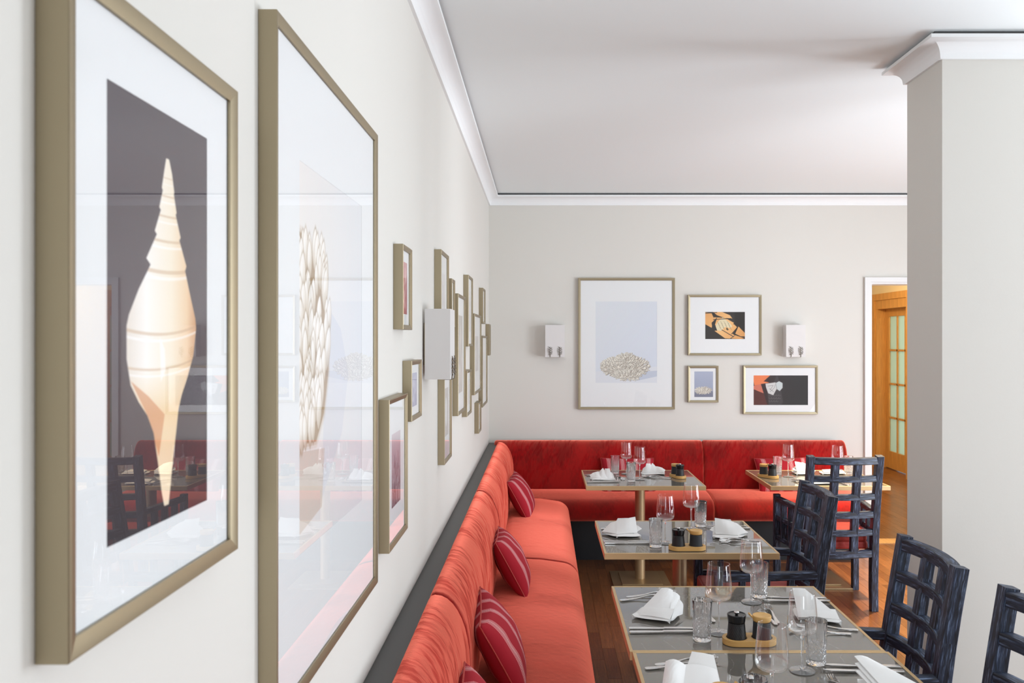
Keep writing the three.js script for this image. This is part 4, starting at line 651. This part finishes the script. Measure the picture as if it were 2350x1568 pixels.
const NAPKIN = {
  spike: [  // a tall fold standing at the left, sheet sloping right
    pad([[-0.085, 0.055], [0.035, 0.068], [0.100, -0.030], [-0.060, -0.065]], 0.020),
    leaf([[-0.072, 0.018, 0.030], [0.032, 0.016, 0.058], [0.028, 0.066, -0.020], [-0.067, 0.088, -0.012]], [0, 0.008, 0.018], 0.003, 0.002, 1),
    leaf([[0.028, 0.016, 0.056], [0.100, 0.014, -0.012], [0.060, 0.045, -0.045], [0.024, 0.064, -0.022]], [0.008, 0.010, 0.006], 0.003, 0.002, 2),
    leaf([[-0.055, 0.017, 0.038], [-0.020, 0.017, 0.0], [-0.055, 0.048, -0.030], [-0.096, 0.034, 0.010]], [0, 0.010, 0], 0.003, 0.001, 3),
    leaf([[-0.040, 0.018, -0.005], [0.060, 0.016, -0.020], [0.020, 0.074, -0.045], [-0.050, 0.076, -0.040]], [0, 0, -0.010], 0.003, 0.002, 4)],
  fan: [    // pointed leaves opening in a fan over a folded pad
    pad([[-0.080, 0.045], [0.085, 0.050], [0.090, -0.030], [-0.070, -0.040]], 0.018),
    leaf([[-0.060, 0.015, 0.030], [0.000, 0.015, 0.035], [-0.010, 0.076, -0.004], [-0.040, 0.078, 0.004]], [-0.008, 0, 0.016], 0.003, 0.002, 5),
    leaf([[-0.035, 0.015, 0.034], [0.035, 0.015, 0.036], [0.030, 0.052, -0.010], [0.002, 0.080, -0.010]], [0, 0.004, 0.018], 0.003, 0.002, 6),
    leaf([[0.000, 0.015, 0.040], [0.070, 0.015, 0.030], [0.078, 0.042, -0.010], [0.030, 0.054, -0.012]], [0, 0.010, 0.010], 0.003, 0.002, 7),
    leaf([[0.020, 0.015, 0.045], [0.085, 0.014, 0.020], [0.096, 0.030, 0.000], [0.062, 0.046, -0.010]], [0, 0.008, 0.004], 0.003, 0.001, 8),
    leaf([[-0.075, 0.014, 0.020], [-0.040, 0.015, 0.030], [-0.040, 0.060, 0.000], [-0.066, 0.040, 0.000]], [0, 0.004, 0.010], 0.003, 0.001, 9)],
  wedge: [  // a broad sheet rising to a blunt point at the back right
    pad([[-0.092, 0.020], [0.031, 0.083], [0.078, -0.020], [-0.045, -0.060]], 0.022),
    leaf([[-0.072, 0.016, 0.014], [0.050, 0.020, 0.048], [0.058, 0.082, -0.034], [0.020, 0.089, -0.036]], [0, 0.012, 0.012], 0.003, 0.001, 11),
    leaf([[0.030, 0.016, 0.066], [0.076, 0.016, 0.004], [0.082, 0.062, -0.030], [0.056, 0.078, -0.032]], [0.006, 0.008, 0.002], 0.003, 0.001, 12),
    leaf([[0.034, 0.014, 0.076], [0.084, 0.012, 0.012], [0.090, 0.040, -0.006], [0.074, 0.056, -0.020]], [0.006, 0.006, 0.004], 0.003, 0.001, 13),
    leaf([[-0.070, 0.014, 0.028], [0.030, 0.015, 0.080], [0.052, 0.038, 0.040], [-0.052, 0.030, 0.012]], [0, 0.010, 0.006], 0.003, 0.001, 14)],
  roll: [   // a rolled fold in front of a broad upright sheet
    pad([[-0.075, 0.075], [0.080, 0.085], [0.082, -0.030], [-0.050, -0.030]], 0.022),
    leaf([[-0.030, 0.014, 0.040], [0.086, 0.016, 0.050], [0.080, 0.082, -0.042], [0.020, 0.090, -0.050]], [0, 0.006, 0.008], 0.003, 0.001, 15),
    leaf([[-0.086, 0.010, 0.078], [-0.030, 0.012, 0.092], [-0.004, 0.068, -0.004], [-0.058, 0.076, -0.014]], [-0.012, 0.040, 0.020], 0.003, 0.0, 16),
    leaf([[-0.040, 0.014, 0.092], [0.082, 0.014, 0.086], [0.080, 0.058, 0.000], [-0.006, 0.070, -0.008]], [0, 0.016, 0.004], 0.003, 0.001, 17)],
  slope: [  // a sheet falling from a high corner at the left down to the right
    pad([[-0.066, 0.040], [0.066, 0.088], [0.066, 0.000], [-0.058, -0.050]], 0.024),
    leaf([[-0.068, 0.018, 0.040], [0.066, 0.018, 0.040], [-0.026, 0.088, -0.034], [-0.068, 0.090, -0.036]], [0.010, 0.004, 0.008], 0.0035, 0.001, 22),
    leaf([[-0.070, 0.014, 0.052], [0.064, 0.016, 0.080], [0.068, 0.030, 0.012], [-0.066, 0.034, 0.020]], [0, 0.010, 0.006], 0.003, 0.001, 23),
    leaf([[-0.060, 0.018, 0.010], [0.070, 0.016, 0.010], [0.000, 0.066, -0.048], [-0.056, 0.080, -0.050]], [0.010, 0.004, 0], 0.003, 0.001, 24)],
  strip: [  // a long flat sheet with stepped folds down its left side
    pad([[-0.055, 0.080], [0.085, 0.086], [0.040, -0.040], [-0.060, -0.055]], 0.020),
    leaf([[-0.040, 0.024, 0.095], [0.095, 0.020, 0.078], [-0.022, 0.066, -0.072], [-0.060, 0.070, -0.074]], [0.004, 0.010, 0], 0.0035, 0.0008, 18),
    leaf([[-0.050, 0.019, 0.090], [0.084, 0.016, 0.084], [-0.028, 0.054, -0.056], [-0.068, 0.058, -0.054]], [0.004, 0.008, 0], 0.0035, 0.0008, 19),
    leaf([[-0.058, 0.014, 0.082], [0.074, 0.012, 0.086], [-0.030, 0.042, -0.036], [-0.078, 0.046, -0.030]], [0.004, 0.006, 0], 0.0035, 0.0008, 20)],
  flat: [pad([[-0.090, 0.045], [0.080, 0.045], [0.085, -0.040], [-0.085, -0.040]], 0.018), leaf([[-0.080, 0.018, 0.040], [0.070, 0.018, 0.042], [0.078, 0.026, -0.030], [-0.070, 0.024, -0.030]], [0, 0.006, 0], 0.003, 0.001, 21)],
};
function napkin(kind, x, d, label, turn = 0, flip = false) {
  const o = thing('folded_napkin', label, 'napkin', [x, Y, -d], turn, 'white folded linen napkins');
  NAPKIN[kind].forEach((g, k) => part(o, k ? 'fold' : 'folded_base', g, M.linen)); if (flip) o.scale.x = -1;
}
const tn = { RL: 'on the left rear table', M: 'on the middle table', F: 'on the foreground table', E: 'on the table cut off below', RR: 'on the right rear table' };
// left rear table
tumbler(0.530, 6.155, `crystal tumbler ${tn.RL}, the further back of its two`); tumbler(0.611, 5.817, `crystal tumbler ${tn.RL}, the nearer of its two`);
wine(0.611, 6.148, `wine glass ${tn.RL}, the taller-looking back one behind the tumblers`); wine(0.678, 5.885, `wine glass ${tn.RL}, in front of the right napkin`);
condiments(0.960, 5.990, Math.PI / 2 + 0.25, tn.RL);
napkin('fan', 0.425, 5.885, `white fan-folded napkin ${tn.RL}, at its bench side`, 0.0, true); napkin('fan', 0.795, 6.125, `white fan-folded napkin ${tn.RL}, behind the wine glass`);
cutlery('knife', [0.306, 5.800], [0.536, 5.800], `further of the two knives under the left napkin ${tn.RL}`); cutlery('knife', [0.304, 5.762], [0.524, 5.770], `knife nearest the table edge ${tn.RL}`);
cutlery('fork', [0.300, 6.085], [0.495, 6.100], `fork behind the left napkin ${tn.RL}`); cutlery('fork', [0.315, 6.045], [0.505, 6.075], `second fork behind the left napkin ${tn.RL}`);
cutlery('fork', [0.520, 5.83], [0.535, 6.00], `dessert fork lying left of the nearer tumbler ${tn.RL}`); cutlery('spoon', [0.545, 6.03], [0.562, 5.86], `dessert spoon lying left of the nearer tumbler ${tn.RL}`);
cutlery('fork', [0.900, 5.905], [0.705, 6.005], `fork in front of the right napkin ${tn.RL}`); cutlery('fork', [0.915, 5.960], [0.720, 6.035], `second fork in front of the right napkin ${tn.RL}`);
// right rear table
condiments(1.600, 5.985, Math.PI / 2 + 0.55, tn.RR);
tumbler(1.701, 6.105, `crystal tumbler ${tn.RR}, left of the wine glass by the tray`); wine(1.754, 6.020, `wine glass ${tn.RR}, left of the chair back`);
napkin('spike', 1.905, 6.150, `white napkin ${tn.RR} with a fold standing up behind the chair post`, 0.2); napkin('flat', 1.885, 5.725, `flat white napkin ${tn.RR} seen through the chair back`);
wine(2.079, 5.945, `wine glass ${tn.RR} standing behind the chair's top rail`); tumbler(2.225, 6.137, `crystal tumbler ${tn.RR} seen through the right opening of the chair back`); napkin('flat', 2.115, 6.145, `white napkin ${tn.RR} mostly hidden by the chair back`);
cutlery('fork', [1.775, 5.68], [1.735, 5.86], `fork left of the flat napkin ${tn.RR}`); cutlery('fork', [1.795, 5.66], [1.765, 5.84], `second fork left of the flat napkin ${tn.RR}`); cutlery('knife', [2.045, 5.640], [2.02, 5.86], `knife right of the flat napkin ${tn.RR}`);
// middle table
tumbler(0.533, 3.974, `crystal tumbler ${tn.M}, left of the condiment tray`); wine(0.588, 4.040, `wine glass ${tn.M} behind the left tumbler`); wine(0.767, 4.350, `wine glass ${tn.M} at its far side`); tumbler(0.826, 4.410, `crystal tumbler ${tn.M} beside the far wine glass`);
condiments(0.672, 3.920, 0, tn.M);
napkin('spike', 0.398, 4.205, `white napkin ${tn.M} at the bench side`, 0, true); napkin('spike', 0.922, 4.180, `white napkin ${tn.M} at the chair side, pointed fold upright`);
cutlery('knife', [0.294, 4.058], [0.524, 4.046], `further of the two knives at the left of the middle table`); cutlery('knife', [0.296, 4.026], [0.515, 4.022], `nearer of the two knives at the left of the middle table`);
cutlery('fork', [0.300, 4.335], [0.500, 4.372], `fork behind the left napkin ${tn.M}`); cutlery('fork', [0.325, 4.370], [0.500, 4.400], `second fork behind the left napkin ${tn.M}`);
cutlery('knife', [1.070, 4.345], [0.845, 4.360], `knife behind the right napkin ${tn.M}`); cutlery('knife', [1.060, 4.385], [0.850, 4.395], `second knife behind the right napkin ${tn.M}`);
cutlery('fork', [1.045, 4.020], [0.850, 4.060], `fork in front of the right napkin ${tn.M}`); cutlery('fork', [1.055, 4.075], [0.860, 4.100], `second fork in front of the right napkin ${tn.M}`);
// foreground table
tumbler(0.517, 2.734, `crystal tumbler ${tn.F}, left of the condiment tray`); wine(0.585, 2.800, `wine glass ${tn.F} behind the left tumbler`); wine(0.775, 3.129, `wine glass ${tn.F} near its far edge`); tumbler(0.822, 3.195, `crystal tumbler ${tn.F} beside the far wine glass`);
condiments(0.663, 2.706, 0, tn.F);
napkin('wedge', 0.405, 2.965, `white napkin ${tn.F} at the bench side, broad fold rising to the right`); napkin('slope', 0.955, 2.960, `white napkin ${tn.F} at the chair side, seen through a wine glass`, -0.05);
cutlery('knife', [0.290, 2.832], [0.520, 2.826], `further of the two knives ${tn.F} left of the tumbler`); cutlery('knife', [0.288, 2.796], [0.508, 2.800], `nearer of the two knives ${tn.F} left of the tumbler`);
cutlery('fork', [0.288, 3.139], [0.486, 3.200], `fork ${tn.F} with its handle lowest at the far left corner`); cutlery('fork', [0.316, 3.178], [0.512, 3.240], `fork ${tn.F} whose tines show right of the bench side napkin`);
cutlery('knife', [1.065, 3.165], [0.838, 3.172], `further of the two knives ${tn.F} at its far right`); cutlery('knife', [1.068, 3.135], [0.818, 3.134], `nearer of the two knives ${tn.F} at its far right`);
cutlery('fork', [1.055, 2.818], [0.858, 2.850], `longer-reaching fork ${tn.F} near the right edge`); cutlery('fork', [1.018, 2.780], [0.822, 2.812], `fork ${tn.F} near the right edge, closer to the camera`);
cutlery('fork', [0.805, 2.885], [0.819, 3.075], `dessert fork ${tn.F} with tines up, behind the tray`); cutlery('spoon', [0.796, 2.870], [0.779, 3.030], `dessert spoon ${tn.F} beside the dessert fork behind the tray`);
cutlery('spoon', [0.590, 2.900], [0.575, 3.085], `dessert spoon ${tn.F} seen behind the left tumbler`); cutlery('fork', [0.560, 3.085], [0.556, 2.905], `dessert fork ${tn.F} seen behind the left tumbler`);
// table cut off by the bottom edge
tumbler(0.527, 2.098, `crystal tumbler ${tn.E}, only its rim in view`); wine(0.598, 2.200, `wine glass ${tn.E}, large bowl in front of the tray`); wine(0.763, 2.477, `wine glass ${tn.E}, whole stem and foot in view`); tumbler(0.822, 2.535, `crystal tumbler ${tn.E} beside the whole wine glass`);
condiments(0.496, 2.160, -2.868, tn.E);
napkin('roll', 0.402, 2.335, `white napkin ${tn.E} at the bench side, rolled fold in front`); napkin('strip', 0.955, 2.335, `white napkin ${tn.E} at the chair side with stepped folds`, 0.10);
cutlery('fork', [0.302, 2.487], [0.500, 2.520], `fork ${tn.E}, its handle end furthest left`); cutlery('fork', [0.335, 2.514], [0.530, 2.572], `fork ${tn.E} whose tines show right of the rolled napkin`);
cutlery('knife', [1.062, 2.500], [0.838, 2.510], `further of the two knives ${tn.E}`); cutlery('knife', [1.058, 2.465], [0.822, 2.470], `nearer of the two knives ${tn.E}`);
cutlery('fork', [0.832, 2.240], [0.826, 2.430], `dessert fork ${tn.E} with tines up at the bottom edge`);
renderer.render(scene, camera);
